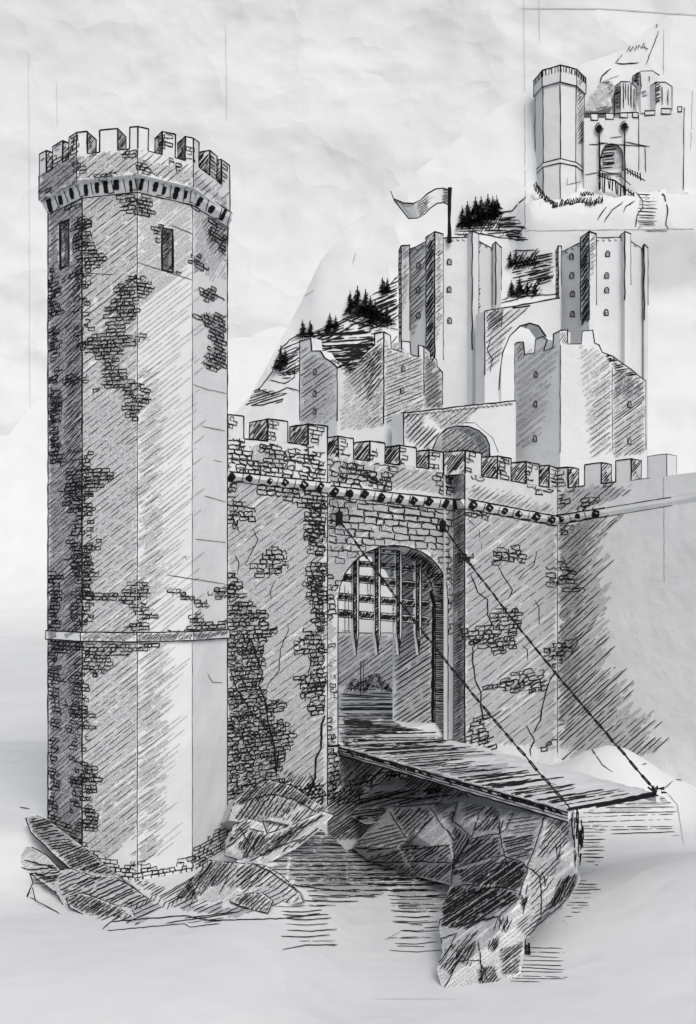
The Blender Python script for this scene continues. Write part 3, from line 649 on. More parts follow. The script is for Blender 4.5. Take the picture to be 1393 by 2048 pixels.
H([(740, 1100), (868, 1110), (866, 1240), (790, 1240), (770, 1165)], 36, 9, 1.6, INK, brk=.3); T([(740, 1100), (868, 1110), (866, 1240), (790, 1240), (770, 1165)], G2, 36, 8, .6)
pen.stroke([(788, 1245), (783, 1215), (772, 1180), (756, 1150)], 2.2)
B([(653, 1500), (678, 1500), (678, 1610), (653, 1610)], 13, 9, w=1.7)
T([(678, 1495), (760, 1520), (700, 1600), (678, 1600)], G2, 42, 7, .9); H([(660, 1540), (690, 1500), (780, 1530), (700, 1610), (650, 1600)], 44, 5, 2.0, INK, brk=.3)
H([(652, 1590), (720, 1580), (725, 1675), (645, 1680)], 36, 5.5, 2.4, INK, brk=.3); T([(652, 1590), (730, 1580), (730, 1680), (645, 1680)], G2, 36, 6, .9); H([(690, 1500), (900, 1560), (860, 1590), (720, 1560)], 40, 6.5, 1.8, INK, brk=.3); B([(690, 1560), (780, 1540), (905, 1545), (905, 1610), (690, 1610)], 20, 11, w=2.2, dark=.3)
mb.line([GW.at(*p) for p in ARCH], 2.6); mb.line([GW.at(652, 960), GW.at(652, 1612)], 2.6); mb.line([GW.at(908, 1000), GW.at(908, 1480)], 3.2)
mb.line([GW.at(652, 1492), GW.at(680, 1491)], 4)
Gi = GW.shift(2.7)
mb.line([Gi.at(790, 1250), Gi.at(791, 1350), Gi.at(792, 1452)], 2.4); mb.line([GW.at(896, 1479), Gi.at(790, 1451)], 2.4)
for a, b in ((707, 740), (770, 800), (833, 858)): mb.line([(*GW.xy(a), gsill(a)), (*GW.xy(b), gsill(b))], 2.6)
mb.build('wall', near, groot)
merlons(groot, 'merlon', [[(GW, 677, 707)], [(GW, 740, 770)], [(GW, 800, 833)], [(GW, 858, 886)]], lambda px: (gsill(px), gsill(px) + .72), .85, near, w=3, brick=.8)
corbels(groot, [GW.xy(652), GW.xy(907)], [zpx(992, 33.7), zpx(1022, 39.9)], [zpx(972, 33.7), zpx(1000, 39.9)], .16, near, 31)
mb = MB()                                                                    # chain slots: black slabs on the wall face paint the holes' shade
for px, y0, y1 in ((672, 1022, 1048), (879, 1040, 1062)):
    mb = MB(); q = [GW.at(px, y1), GW.at(px + 10, y1 + 1), GW.at(px + 10, y0 + 4), GW.at(px + 5, y0), GW.at(px, y0 + 3)]
    q = [p - Vector((*GW.n, 0)) * .05 for p in q]
    mb.slab(q, Vector((*GW.n, 0)) * .045, INK); mb.line(q + [q[0]], 2.5); mb.build('chain_slot', near, groot)
# right stretch with its side face beside the gate, and the corner
root = thing('curtain_wall', 'cracked plaster curtain wall right of the gate, ending at the corner', 'castle wall', (*RW.xy(1020), 0), 'stretches of the curtain wall')
mb = MB(); a, b, c = GW.xy(908), RW.xy(930), RW.xy(1115); zr = lambda px: lerp(13.75, 14.15, (px - 930) / 185)
back = EW.n * .9
mb.prism([a, b, c, c + RW.n * .9 + RW.d * .4, b + RW.n * .9, a + Vector((.4, .7))], .4, [zr(930), zr(930), zr(1115), zr(1115), zr(930), zr(930)])
pen = Pen(mb); H, T, B = pen.hatch, pen.tone, pen.rubble
T([(908, 955), (930, 960), (930, 1490), (908, 1485)], G2, 50, 6, .85, 1); H([(909, 1020), (929, 1020), (929, 1490), (909, 1480)], 30, 5, 2.0, INK, brk=.3, trim=1); T([(908, 940), (930, 940), (930, 1490), (908, 1485)], G1, 50, 5, 1, 1)
W0 = [(932, 1020), (1115, 1050), (1115, 1500), (932, 1480)]
T(W0, G1, 38, 7, .85); H(W0, 38, 14, 1.2, INK, brk=.95); T([(932, 975), (1010, 990), (1110, 1015), (1110, 1030), (935, 1000)], G1, 38, 7, .6); H([(940, 970), (1010, 980), (1100, 1010), (1090, 1025), (950, 995)], 38, 8, 1.5, INK, brk=.7)
T([(1060, 1110), (1115, 1080), (1115, 1200), (1060, 1230)], G1, 38, 6)
for q in ([(932, 930), (965, 930), (985, 955), (960, 965), (935, 950)], [(930, 1015), (985, 1030), (980, 1042), (935, 1030)], [(985, 1110), (1000, 1095), (1040, 1092), (1052, 1122), (1010, 1125), (975, 1128)], [(990, 1220), (1025, 1212), (1040, 1235), (1030, 1300), (990, 1308), (940, 1290), (930, 1265), (975, 1250)],
          [(1085, 1300), (1115, 1282), (1115, 1340), (1100, 1330)], [(970, 1375), (1020, 1348), (1090, 1338), (1090, 1380), (1060, 1385)], [(920, 1480), (945, 1440), (975, 1425), (965, 1450), (985, 1485), (1010, 1500), (930, 1490)], [(1088, 1485), (1115, 1478), (1115, 1500), (1085, 1505)], [(1090, 1030), (1115, 1035), (1115, 1080), (1105, 1065)],
          [(1098, 1130), (1115, 1125), (1115, 1180), (1100, 1170)], [(1060, 970), (1115, 960), (1115, 990), (1075, 985)], [(960, 955), (1000, 960), (990, 968)], [(925, 1090), (940, 1085), (945, 1130), (925, 1135)], [(925, 1245), (935, 1245), (935, 1290), (925, 1290)]): B(q, 15, 8.5, w=1.8, dark=.25)
for q, ww in (([(942, 1150), (955, 1185), (975, 1200), (975, 1230), (985, 1250), (945, 1295), (945, 1320), (950, 1360), (962, 1385), (960, 1410), (968, 1440), (990, 1430), (1002, 1420)], 2.4), ([(995, 1130), (1005, 1150), (1015, 1165), (1025, 1180), (1015, 1200)], 1.8), ([(1073, 1100), (1068, 1130), (1050, 1145), (1035, 1160)], 1.6), ([(1070, 1200), (1078, 1215), (1078, 1250)], 1.6), ([(1112, 1340), (1095, 1370), (1085, 1410), (1080, 1440), (1068, 1465)], 2.4),
              ([(1045, 1290), (1055, 1300), (1055, 1320)], 1.6), ([(1052, 1450), (1068, 1480), (1060, 1500), (1062, 1512)], 2.2), ([(958, 1060), (960, 1075)], 1.8), ([(962, 1085), (964, 1095)], 1.6), ([(935, 1038), (950, 1050)], 1.2)): pen.stroke(q, ww, INK, .8)
mb.line([RW.at(930, 950), RW.at(930, 1488)], 2.4); mb.line([RW.at(1115, 960), RW.at(1115, 1505)], 2.6)
for p, q in ((963, 995), (1022, 1053), (1078, 1099)): mb.line([(*RW.xy(p), zr(p)), (*RW.xy(q), zr(q))], 2.6)
mb.build('wall', near, root)
mer_r = [[(RW, 930.5, 963)], [(RW, 995, 1022)], [(RW, 1053, 1078)]]
merlons(root, 'merlon', mer_r, lambda px: (zr(px), zr(px) + interp([(930, .9), (1115, 1.0)], px)), .9, near, w=3, brick=.8)
merlons(root, 'corner_merlon', [[(RW, 1099, 1115), (EW, 1115, 1137)]], lambda px: (zr(1115), zr(1115) + 1.0), .9, near, w=3, brick=1)
corbels(root, [GW.xy(908.5), RW.xy(930), RW.xy(1115)], [zpx(1018, 39.7), zpx(1018, 38.8), zpx(1052, 48.1)], [zpx(999, 39.7), zpx(999, 38.8), zpx(1034, 48.1)], .16, near, 30)
root = thing('curtain_wall', 'blank curtain wall turning toward the viewer at the right end, hatched only near its corner', 'castle wall', (*EW.xy(1250), 0), 'stretches of the curtain wall')
mb = MB(); ze = lambda px: 14.15 + .15 * (px - 1115) / 225; zb_ = lambda px: 12.46 + .5 * (px - 1115) / 225
q0, q1 = EW.xy(1115.5), EW.xy(1480)
mb.prism([q0, q1, q1 + EW.n * .9, q0 + EW.n * .9], .4, [ze(1115), ze(1480), ze(1480), ze(1115)])
pen = Pen(mb); H, T, B = pen.hatch, pen.tone, pen.rubble
Wh = [(1117, 1055), (1235, 1035), (1205, 1090), (1205, 1290), (1245, 1390), (1325, 1500), (1200, 1560), (1117, 1490)]
T(Wh, G1, 40, 6, 1, 26); T([(1117, 1050), (1180, 1040), (1160, 1200), (1160, 1400), (1117, 1450)], G2, 44, 7, .75, 12); H(Wh, 42, 8.5, 2.0, INK, brk=.5, trim=36)  # hatching paints the shade on this wall turned from the sun
T([(1117, 975), (1200, 965), (1250, 980), (1230, 1000), (1120, 1030)], G1, 40, 7); H([(1117, 975), (1210, 955), (1270, 980), (1200, 1010), (1120, 1030)], 40, 9, 1.6, INK, brk=.6, trim=10)
for q in ([(1117, 1055), (1150, 1045), (1135, 1075), (1117, 1085)], [(1160, 1000), (1195, 990), (1190, 1020), (1162, 1025)], [(1117, 985), (1132, 985), (1135, 1015), (1117, 1020)], [(1117, 1110), (1135, 1125), (1150, 1155), (1165, 1180), (1140, 1190), (1117, 1160)], [(1117, 1282), (1142, 1282), (1140, 1300), (1117, 1340)], [(1195, 960), (1235, 965), (1210, 972)], [(1117, 1435), (1130, 1438), (1128, 1452), (1117, 1452)], [(1120, 960), (1150, 965), (1140, 985), (1120, 980)]): B(q, 15, 8.5, w=1.8, dark=.15)
pen.stroke([(1153, 1273), (1157, 1285), (1142, 1310)], 2.2, INK, .6); pen.stroke([(1328, 905), (1329, 1165)], 1.0, G2)
for p, q, ww in ((1137, 1170, 2.4), (1203, 1232, 2.4), (1263, 1300, 1.4)): mb.line([(*EW.xy(p), ze(p)), (*EW.xy(q), ze(q))], ww)
mb.build('wall', near, root)
merlons(root, 'merlon', [[(EW, 1170, 1203)], [(EW, 1232, 1263)]], lambda px: (ze(px), ze(px) + .98), .9, near, w=2.6, brick=.5)
merlons(root, 'merlon', [[(EW, 1296, 1334)]], lambda px: (ze(px), ze(px) + .98), .9, near, w=1.3, dark=0)
corbels(root, [EW.xy(1116), EW.xy(1215)], [zb_(1115), zb_(1215)], [zb_(1115) + .4, zb_(1215) + .38], .16, near, 32)
corbels(root, [EW.xy(1216), EW.xy(1345)], [zb_(1216), zb_(1345)], [zb_(1216) + .38, zb_(1345) + .36], .1, near, 0, name='string_course', lw=1.7)
corbels(root, [EW.xy(1345.5), EW.xy(1478)], [zb_(1345), zb_(1478)], [zb_(1345) + .36, zb_(1478) + .36], .1, near, 0, name='string_course', lw=.3)

# ------------------------------------------------------------------ courtyard seen through the arch
mb = MB(); a, b = GW.at(640, 1493), GW.at(908, 1478.5); k = Vector((*GW.n, 0)) * .02
mb.v += [a + k, b + k, Vector((10.4, 50, 3.9)), Vector((16, 62, 4.2)), Vector((16, 86, 4.2)), Vector((-16, 86, 4.4)), Vector((-10, 44, 4.1)), Vector((-4, 33.2, 3.8))]
for f in ((0, 1, 2), (0, 2, 7), (7, 2, 6), (6, 2, 3), (6, 3, 5), (5, 3, 4)): mb.f.append(f); mb.m.append(0)
pen = Pen(mb); H = pen.hatch
H([(682, 1400), (788, 1398), (790, 1452), (868, 1472), (680, 1490)], 0, 6, 1.8, INK, brk=.5, trim=8); pen.tone([(690, 1430), (790, 1425), (800, 1460), (690, 1480)], G2, 1, 6, .9, 8)
H([(700, 1448), (790, 1450), (868, 1466), (908, 1478), (908, 1487), (680, 1494)], 1, 4.5, 2.2, INK, brk=.3); pen.tone([(684, 1455), (868, 1470), (904, 1483), (682, 1490)], G1, 1, 6); H([(690, 1440), (745, 1440), (745, 1450), (690, 1450)], 0, 3, 3, INK, brk=.2); H([(684, 1388), (788, 1386), (788, 1396), (684, 1397)], -3, 5, 1.6, INK); pen.stroke([(678, 1418), (790, 1420)], 2)
tag(mb.build('courtyard', near), kind='structure')
def wblock(name, label, cat, a, b, ytop, zb, t, hatch, mats=near, lines=(), tone=True):
    wv = wl(a, b); r = thing(name, label, cat, (*wv.xy((a[0] + b[0]) / 2), zb)); mb = MB()
    pa, pb = wv.at(a[0], ytop), wv.at(b[0], ytop); mb.prism([wv.a, wv.b, wv.b + wv.n * t, wv.a + wv.n * t], zb, [pa.z, pb.z, pb.z, pa.z]); pen = Pen(mb)
    for q in hatch: pen.tone(q, G1, 38, 7, .8); pen.hatch(q, 36, 8, 1.6, INK, brk=.4)
    for q in lines: pen.stroke(q, 1.3, INK, .4)
    mb.line([pa, pb], 1.6); mb.build('wall', mats, r); return r
wblock('courtyard_wall', 'low hatched wall across the courtyard seen through the gate arch', 'wall', (650, 51.2), (830, 53.6), 1266, 3.5, .5, [[(660, 1268), (800, 1266), (800, 1372), (660, 1372)]])
wblock('courtyard_house', 'pale house front glimpsed behind the raised portcullis', 'house', (640, 54), (795, 55.4), 1112, 3.5, 1.8, [], lines=([(690, 1170), (690, 1266)], [(697, 1180), (698, 1262)], [(735, 1150), (736, 1190)], [(741, 1150), (741, 1188)], [(728, 1190), (752, 1189)], [(684, 1262), (705, 1262)], [(760, 1200), (761, 1262)]))
mb = MB(); c = P(737, 1388, 50)
for k in range(900):                                                       # clipped mound of shrubs: small leaf blades through its volume
    u, v = R(-1, 1), R(-1, 1)
    if u * u + v * v > 1: continue
    h = (1 - u * u - .4 * v * v) ** .5 * R(.3, 1); p = c + Vector((u * 1.22, v * 1.1, h * .95 * (1 + .2 * math.sin(u * 5))))
    d = Vector((R(.3, 1), R(-.5, .5), R(.3, .9))) * .14; e = Vector((.02, R(-.03, .03), -.02))
    mb.poly([p - d, p + e, p + d, p - e], random.choice((INK, INK, 3, 0)))
tag(mb.build('shrub', near), 'dark domed shrub on the courtyard ground seen through the arch', 'shrub')
mb = MB(); mb.line([P(722, 1390, 48.6), P(722, 1350, 48.6), P(723, 1322, 48.6)], 1.8); mb.line([P(727, 1390, 48.7), P(728, 1320, 48.7)], 1.2)
tag(mb.build('pole', near), 'thin upright pole beside the domed courtyard shrub', 'pole')

# ------------------------------------------------------------------ portcullis
root = thing('portcullis', 'raised dark timber portcullis with spiked uprights hanging in the gate arch', 'portcullis', (*GW.shift(.95).xy(780), 9))
PW = GW.shift(.95); D3 = Vector((*PW.d, 0)); N3 = Vector((*PW.n, 0)); UZ = Vector((0, 0, 1))
for (xa, ya), (xb, yb), hw in (((700, 1098), (885, 1114), 4), ((640, 1120), (885, 1143), 5), ((640, 1150), (885, 1176), 7), ((640, 1190), (885, 1212), 7), ((640, 1224), (885, 1243), 7.5)):
    mb = MB(); a, b = PW.at(xa, ya), PW.at(xb, yb); mb.box(a, b, UZ * hw * a.y / F, N3 * .06); pen = Pen(mb)
    q = [(xa, ya - hw), (xb, yb - hw), (xb, yb + hw), (xa, ya + hw)]
    pen.hatch(q, 48, 3.0, 2.8, INK, brk=0, trim=0, step=2.5)
    for s in (-1, 1): mb.line([a + UZ * s * hw * a.y / F - N3 * .06, b + UZ * s * hw * b.y / F - N3 * .06], 1.8)
    mb.build('crossbar', near, root)
for px, yt in ((713, 1095), (756, 1085), (799, 1085), (838, 1090)):
    mb = MB(); yb = 1266; hw = 5.2; pts = [(px - hw, yt), (px + hw, yt), (px + hw - .5, yb), (px + 2.5, yb + 18), (px + .5, yb + 44), (px - 2, yb + 16), (px - hw + .5, yb)]
    fr = PW.shift(-.14); mb.slab([fr.at(*p) for p in pts], N3 * .14); pen = Pen(mb)
    pen.hatch([(px - hw, yt), (px + .5, yt), (px + .5, yb + 40), (px - hw, yb)], 60, 3.0, 2.6, INK, brk=.0, trim=0, step=2.5)
    pen.stroke([(px, yt), (px, yb + 36)], 2, INK, .5); fl = [fr.at(*p) for p in pts]; mb.line(fl + [fl[0]], 2.4)
    mb.build('upright', near, root)

# ------------------------------------------------------------------ drawbridge and its chains
root = thing('drawbridge', 'lowered timber drawbridge of rough cross planks spanning the ravine from the gate', 'drawbridge', (3.5, 31.5, 3.6))
fl, fr = GW.at(680, 1492), GW.at(908, 1480.5); nl, nr = P(1136, 1619, 25.2), P(1312, 1586, 27.6)
off = -Vector((*GW.n, 0)) * .06; fl += off; fr += off
mb = MB(); NP = 26
for i in range(NP):
    t0, t1 = (i + .02) / NP, (i + .98) / NP
    e0, e1 = R(-.01, .015), R(-.015, .02); dz = Vector((0, 0, R(-.02, .02)))
    q = [fl.lerp(nl, t0).lerp(fr.lerp(nr, t0), -e0), fl.lerp(nl, t0).lerp(fr.lerp(nr, t0), 1 + e1), fl.lerp(nl, t1).lerp(fr.lerp(nr, t1), 1 + e1), fl.lerp(nl, t1).lerp(fr.lerp(nr, t1), -e0)]
    mb.slab([p + dz for p in q], (0, 0, -.1))
pen = Pen(mb); H = pen.hatch
for i in range(NP + 1):
    t = i / NP; a, b = proj(fl.lerp(nl, t)), proj(fr.lerp(nr, t))
    for k in range(2):
        s = R(0, .25) if k else 0; e = R(.3, .8) if i > 9 else R(.5, .95); y = R(-2, 2) + k * 2.2
        pen.stroke([(lerp(a[0], b[0], s), lerp(a[1], b[1], s) + y), (lerp(a[0], b[0], (s + e) / 2), lerp(a[1], b[1], (s + e) / 2) + y + R(-1.5, 1.5)), (lerp(a[0], b[0], e), lerp(a[1], b[1], e) + y)], R(1.2, 2.4), INK, .9, 9)
pen.tone([(690, 1492), (900, 1487), (1020, 1520), (1000, 1560), (880, 1560)], G1, 6, 7, .7); H([(900, 1555), (1010, 1545), (1080, 1590), (1040, 1598)], 8, 6, 2, INK, brk=.4)
H([(1090, 1600), (1230, 1575), (1270, 1590), (1140, 1618)], 10, 6, 1.7, INK, brk=.4)
mb.line([nl, nl.lerp(nr, .5), nr], 5, .9); mb.line([nl.lerp(nr, .3) - Vector((0, 0, .06)), nr - Vector((0, 0, .06))], 5.5, 1); mb.line([fl, fr], 3)
mb.build('deck', near, root)
for a, b, drop in ((fl, nl, 1), (fr, nr, 0)):
    mb = MB(); d = (b - a).normalized(); u = d.cross(UZ).normalized(); a2, b2 = a - UZ * .06, b - UZ * .06 + d * .1
    if drop: mb.box(a2 - u * -.0 - UZ * .12, b2 - UZ * .12, u * .09, UZ * .11)
    else: mb.box(a2 - UZ * .1, b2 - UZ * .1, u * .06, UZ * .08)
    if drop:
        sgn = -1 if (u * -1).dot(CAM - a) > 0 else 1
        for h, w_ in ((.02, 3.6), (-.07, 2.2), (-.14, 1.8), (-.22, 3.0)): mb.line([a2 + u * sgn * .1 + UZ * h, b2 + u * sgn * .1 + UZ * h], w_, .9)
        L = (b2 - a2).length
        for i in range(70):
            p = a2.lerp(b2, R(.05, .97)) + u * sgn * .1; mb.line([p + UZ * R(-.05, .03), p + d * R(.1, .35) + UZ * R(-.1, .0)], R(2, 4), .6)
    else: mb.line([a2 + UZ * .02, b2 + UZ * .0], 2.4, .9)
    mb.build('side_beam', near, root)
for a, b, lab, sp in ((GW.at(678, 1043), P(1138, 1614, 25.25), 'long dark chain from the left gate slot to the near left corner of the drawbridge', 0), (GW.at(884, 1054), P(1312, 1582, 27.6), 'long dark chain from the right gate slot to the far right corner of the drawbridge', 1)):
    mb = MB(); a = a - Vector((*GW.n, 0)) * .06; n = 46; pts = []
    for i in range(n + 1):
        t = i / n; pts.append(a.lerp(b, t) - UZ * .22 * math.sin(math.pi * t) + Vector((R(-1, 1), 0, R(-1, 1))) * .012)
    for i, (p, q) in enumerate(zip(pts, pts[1:])):                         # links: flat rings alternately turned
        d = (q - p).normalized(); u = d.cross(Vector((0, 1, 0))).normalized(); v = d.cross(u)
        if i % 2: u, v = v, u
        mb.box(p - d * .03 + u * .022, q + d * .03 + u * .022, u * .018, v * .017); mb.box(p - d * .03 - u * .022, q + d * .03 - u * .022, u * .018, v * .017)
        for e in (p, q): mb.box(e - u * .03, e + u * .03, d * .02, v * .017)
    tag(mb.build('chain', [iron]), lab, 'chain', 'drawbridge chains')
mb = MB()
for k in range(14):
    a = P(1312, 1582, 27.6) + Vector((R(-.2, .2), R(-.1, .1), R(-.03, .12))); mb.line([a, a + Vector((R(-.2, .2), 0, R(-.08, .12)))], 3)
tag(mb.build('chain_anchor', [iron, iron]), 'tangled iron fastening at the right end of the drawbridge', 'anchor')

# ------------------------------------------------------------------ rocks
def rock(name, label, cat, edge, back, inn=(), creases=(), fills=(), w=2.4, jit=.25, extra=14, outline=True, mats=near, group=None):
    mb = relief({'edge': edge, 'in': list(inn)}, back, jit=jit * .35, extra=extra); pen = Pen(mb, 3)
    pen.tone([(e[0], e[1]) for e in edge], G1, 38, 6, .7, .5, 3)
    for f in fills:
        q, ang, gap, ww = f[:4]; tone = f[4] if len(f) > 4 else 0
        if tone: pen.tone(q, tone, ang, 6, .95, 3)
        pen.hatch(q, ang, gap * (.85 if ww < 2.8 else 1.05), ww * (1.1 if ww < 2.6 else .8), INK, brk=.15, trim=4, step=5, wob=.7)
    for c in creases: pen.stroke(c, w * .85, INK, .8)
    if outline:
        m = len(edge) if outline is True else outline
        mb.line([P(*e) for e in (edge + edge[:1])[:m + 1]], w, .8)
    return tag(mb.build(name, mats), label, cat, group)
rock('rock_slab', 'long dark sloping rock slab against the left foot of the tower', 'rock', [(52, 1636, 27.6), (75, 1632, 28), (100, 1642, 28.2), (165, 1692, 27.2), (215, 1735, 26.7), (242, 1757, 26.5), (195, 1757, 26.2), (140, 1738, 26.2), (105, 1706, 26.4), (62, 1664, 27)], (-.3, 2.0, -.6),
     fills=[([(54, 1638), (100, 1642), (150, 1690), (120, 1712), (70, 1670)], 10, 6, 2.8, G2), ([(110, 1700), (165, 1692), (240, 1755), (150, 1742)], 22, 5, 3.2, G2)])
rock('boulder', 'broad hatched boulder sloping down from the rock slab at the lower left', 'rock', [(62, 1748, 25.8), (105, 1742, 26), (142, 1738, 25.9), (195, 1755, 25.8), (242, 1757, 26), (300, 1800, 25.6), (332, 1816, 25.4), (300, 1838, 25), (262, 1850, 24.7), (200, 1838, 24.9), (130, 1815, 25.1), (112, 1785, 25.4)], (-.2, 2.5, -.8),
     inn=[(200, 1785, 25.1), (150, 1770, 25.3)], creases=[[(62, 1748), (105, 1760), (125, 1748)], [(60, 1750), (62, 1780), (118, 1815)], [(235, 1760), (280, 1785), (325, 1812)]],
     fills=[([(115, 1755), (150, 1742), (235, 1760), (320, 1812), (280, 1842), (200, 1800), (130, 1790)], 24, 8, 2.2, G1), ([(68, 1750), (125, 1745), (105, 1772), (75, 1760)], 8, 5, 3, 0), ([(70, 1772), (112, 1785), (120, 1800)], 3, 6, 1.6)])
rock('boulder', 'small dark rounded rock in front of the broad hatched boulder', 'rock', [(132, 1797, 24.8), (165, 1786, 24.7), (195, 1796, 24.5), (235, 1812, 24.4), (262, 1815, 24.4), (272, 1840, 24.2), (225, 1848, 24.2), (180, 1835, 24.3), (140, 1815, 24.6)], (0, .8, -.3),
     fills=[([(134, 1800), (165, 1788), (235, 1812), (268, 1838), (225, 1846), (150, 1815)], 36, 5, 3.0, G2)])
rock('rock_slab', 'thin pale ledge jutting out at the far left edge of the rocks', 'rock', [(42, 1684, 27.4), (75, 1700, 27), (95, 1712, 26.6), (128, 1745, 26.2), (60, 1746, 26.2), (20, 1725, 26.6)], (-.2, 1.5, -1.2), creases=[[(50, 1722), (110, 1735)], [(16, 1725), (60, 1742), (118, 1735)]], fills=[([(60, 1722), (110, 1730), (120, 1740), (80, 1740)], 0, 6, 1.4)], outline=4)
mb = MB(); mb.line([P(60, 1748, 25.6), P(66, 1765, 25.5), P(56, 1790, 25.4), P(55, 1815, 25.2)], 2.4, .9); mb.line([P(66, 1775, 25.4), P(72, 1805, 25.2)], 2)
tag(mb.build('dead_branch', [ink, ink]), 'bare black twig hanging down at the far left rocks', 'branch')
rock('boulder', 'wide pale striped boulder right of the tower foot', 'rock', [(328, 1815, 25.6), (370, 1775, 26.2), (420, 1722, 26.8), (500, 1728, 26.6), (530, 1730, 26.6), (565, 1752, 26.3), (600, 1785, 25.9), (606, 1802, 25.6), (530, 1826, 25.1), (470, 1806, 25.2), (400, 1812, 25.3)], (.2, 2.6, -.9),
     inn=[(480, 1770, 25.7), (420, 1775, 25.8)], creases=[[(505, 1728), (545, 1748), (600, 1788)], [(430, 1722), (400, 1760), (385, 1800)], [(460, 1750), (440, 1790)]],
     fills=[([(335, 1812), (420, 1724), (470, 1728), (440, 1760), (390, 1800)], 52, 6, 2.0, G2), ([(470, 1730), (530, 1732), (600, 1788), (600, 1802), (540, 1815), (480, 1780)], 38, 11, 2.6, 0), ([(400, 1770), (480, 1732), (540, 1745), (500, 1780)], 44, 8, 1.8, G1)], outline=7)
rock('boulder', 'small dark rock set before the wide striped boulder', 'rock', [(460, 1802, 25), (472, 1792, 25), (500, 1786, 24.9), (528, 1788, 24.9), (546, 1802, 24.8), (536, 1826, 24.6), (505, 1820, 24.7), (480, 1812, 24.8)], (0, .8, -.3), fills=[([(462, 1802), (500, 1788), (530, 1790), (544, 1802), (534, 1824), (490, 1812)], 42, 5, 2.8, G2)])
rock('boulder', 'upright dark boulder leaning on the wall right of the tower', 'rock', [(450, 1712, 27.8), (452, 1680, 28.1), (470, 1650, 28.2), (500, 1638, 28.2), (526, 1645, 28.1), (534, 1668, 27.8), (528, 1700, 27.4), (510, 1716, 27.2), (485, 1722, 27.1)], (.2, 2, -.4),
     creases=[[(480, 1655), (500, 1690), (490, 1715)], [(500, 1660), (528, 1665)]], fills=[([(455, 1700), (475, 1650), (505, 1642), (500, 1660), (470, 1690)], 40, 6, 2.6, G1), ([(478, 1690), (505, 1662), (532, 1668), (524, 1700), (490, 1718)], 60, 4.5, 3.2, G2)])
rock('boulder', 'dark humped rock mound at the foot of the rubble wall', 'rock', [(456, 1640, 28.8), (472, 1600, 29.2), (500, 1578, 29.4), (545, 1562, 29.6), (585, 1572, 29.6), (625, 1600, 29.9), (646, 1612, 29.9), (625, 1640, 29.2), (590, 1652, 28.8), (540, 1640, 28.5), (490, 1645, 28.4)], (-.7, 1.6, -.6),
     inn=[(550, 1600, 28.9)], creases=[[(480, 1605), (540, 1590), (590, 1600), (630, 1625)], [(545, 1640), (552, 1665)]],
     fills=[([(470, 1610), (500, 1580), (545, 1564), (590, 1574), (630, 1608), (600, 1612), (550, 1590), (490, 1610)], 45, 4, 3.0, G2), ([(470, 1640), (490, 1608), (550, 1592), (600, 1612), (560, 1636), (500, 1644)], 55, 6, 3.4, G2), ([(560, 1640), (640, 1605), (640, 1620), (590, 1650)], 48, 8, 2.6)], outline=7)
rock('rock_slab', 'long low dark slab between the humped mound and the moat hatching', 'rock', [(470, 1722, 26.9), (500, 1712, 27.2), (536, 1668, 27.7), (590, 1648, 28.4), (645, 1622, 28.9), (668, 1630, 28.8), (640, 1660, 28.2), (600, 1692, 27.6), (545, 1722, 26.9), (500, 1732, 26.6)], (-.5, 1.4, -.7), creases=[[(536, 1690), (590, 1665), (650, 1632)], [(500, 1725), (545, 1700), (600, 1680)]],
     fills=[([(480, 1722), (530, 1680), (600, 1650), (650, 1628), (600, 1670), (540, 1710)], 44, 5, 2.6, G2), ([(545, 1716), (600, 1680), (645, 1650), (600, 1690)], 40, 7, 2.0, 0)], outline=5)
rock('rock_bank', 'rubble bank of loose stones beneath the drawbridge at the gate foot', 'rock bank', [(690, 1625, 35.3), (700, 1600, 35.6), (740, 1575, 35.8), (800, 1555, 36), (870, 1560, 35.6), (930, 1585, 34.4), (1010, 1605, 33), (1000, 1640, 31.5), (917, 1652, 31.6), (860, 1650, 32.2), (800, 1640, 33), (730, 1648, 34)], (1, 2.5, -.8),
     inn=[(820, 1600, 34.3), (900, 1615, 33.2)], outline=0,
     creases=[[(700, 1612), (760, 1598), (850, 1600), (905, 1592)], [(690, 1640), (770, 1628), (860, 1612), (990, 1612)], [(930, 1588), (940, 1605), (970, 1610)], [(820, 1590), (860, 1580), (890, 1588)]],
     fills=[([(700, 1610), (760, 1585), (880, 1580), (880, 1600), (800, 1612), (720, 1620)], 14, 5, 3.0, G2), ([(800, 1556), (880, 1562), (940, 1590), (900, 1600), (820, 1580)], 40, 6, 2.2, G1), ([(700, 1625), (770, 1618), (850, 1620), (780, 1640), (710, 1645)], 6, 4.5, 3.2, G2), ([(880, 1600), (1000, 1610), (990, 1635), (900, 1640)], 30, 8, 1.6, G1)])
CL = dict(a=(779, 1618, 33.4), b=(917, 1604, 30.6), h=(1092, 1632, 25.9), i=(1113, 1624, 25.5), j=(1149, 1622, 25.1), j2=(1152, 1690, 24.8), k=(1154, 1739, 24.6), l=(1162, 1760, 24.4), w=(1127, 1815, 24.2), v=(1052, 1881, 23.9), u=(1042, 1947, 23.5), t=(1009, 1969, 23.3), s=(886, 1983, 22.9), r=(874, 1938, 23.3), r2=(886, 1905, 23.8), o2=(879, 1857, 25.2), o=(884, 1822, 26), g=(902, 1770, 29), f0=(830, 1752, 32), e=(737, 1720, 33.6), d=(703, 1694, 35))
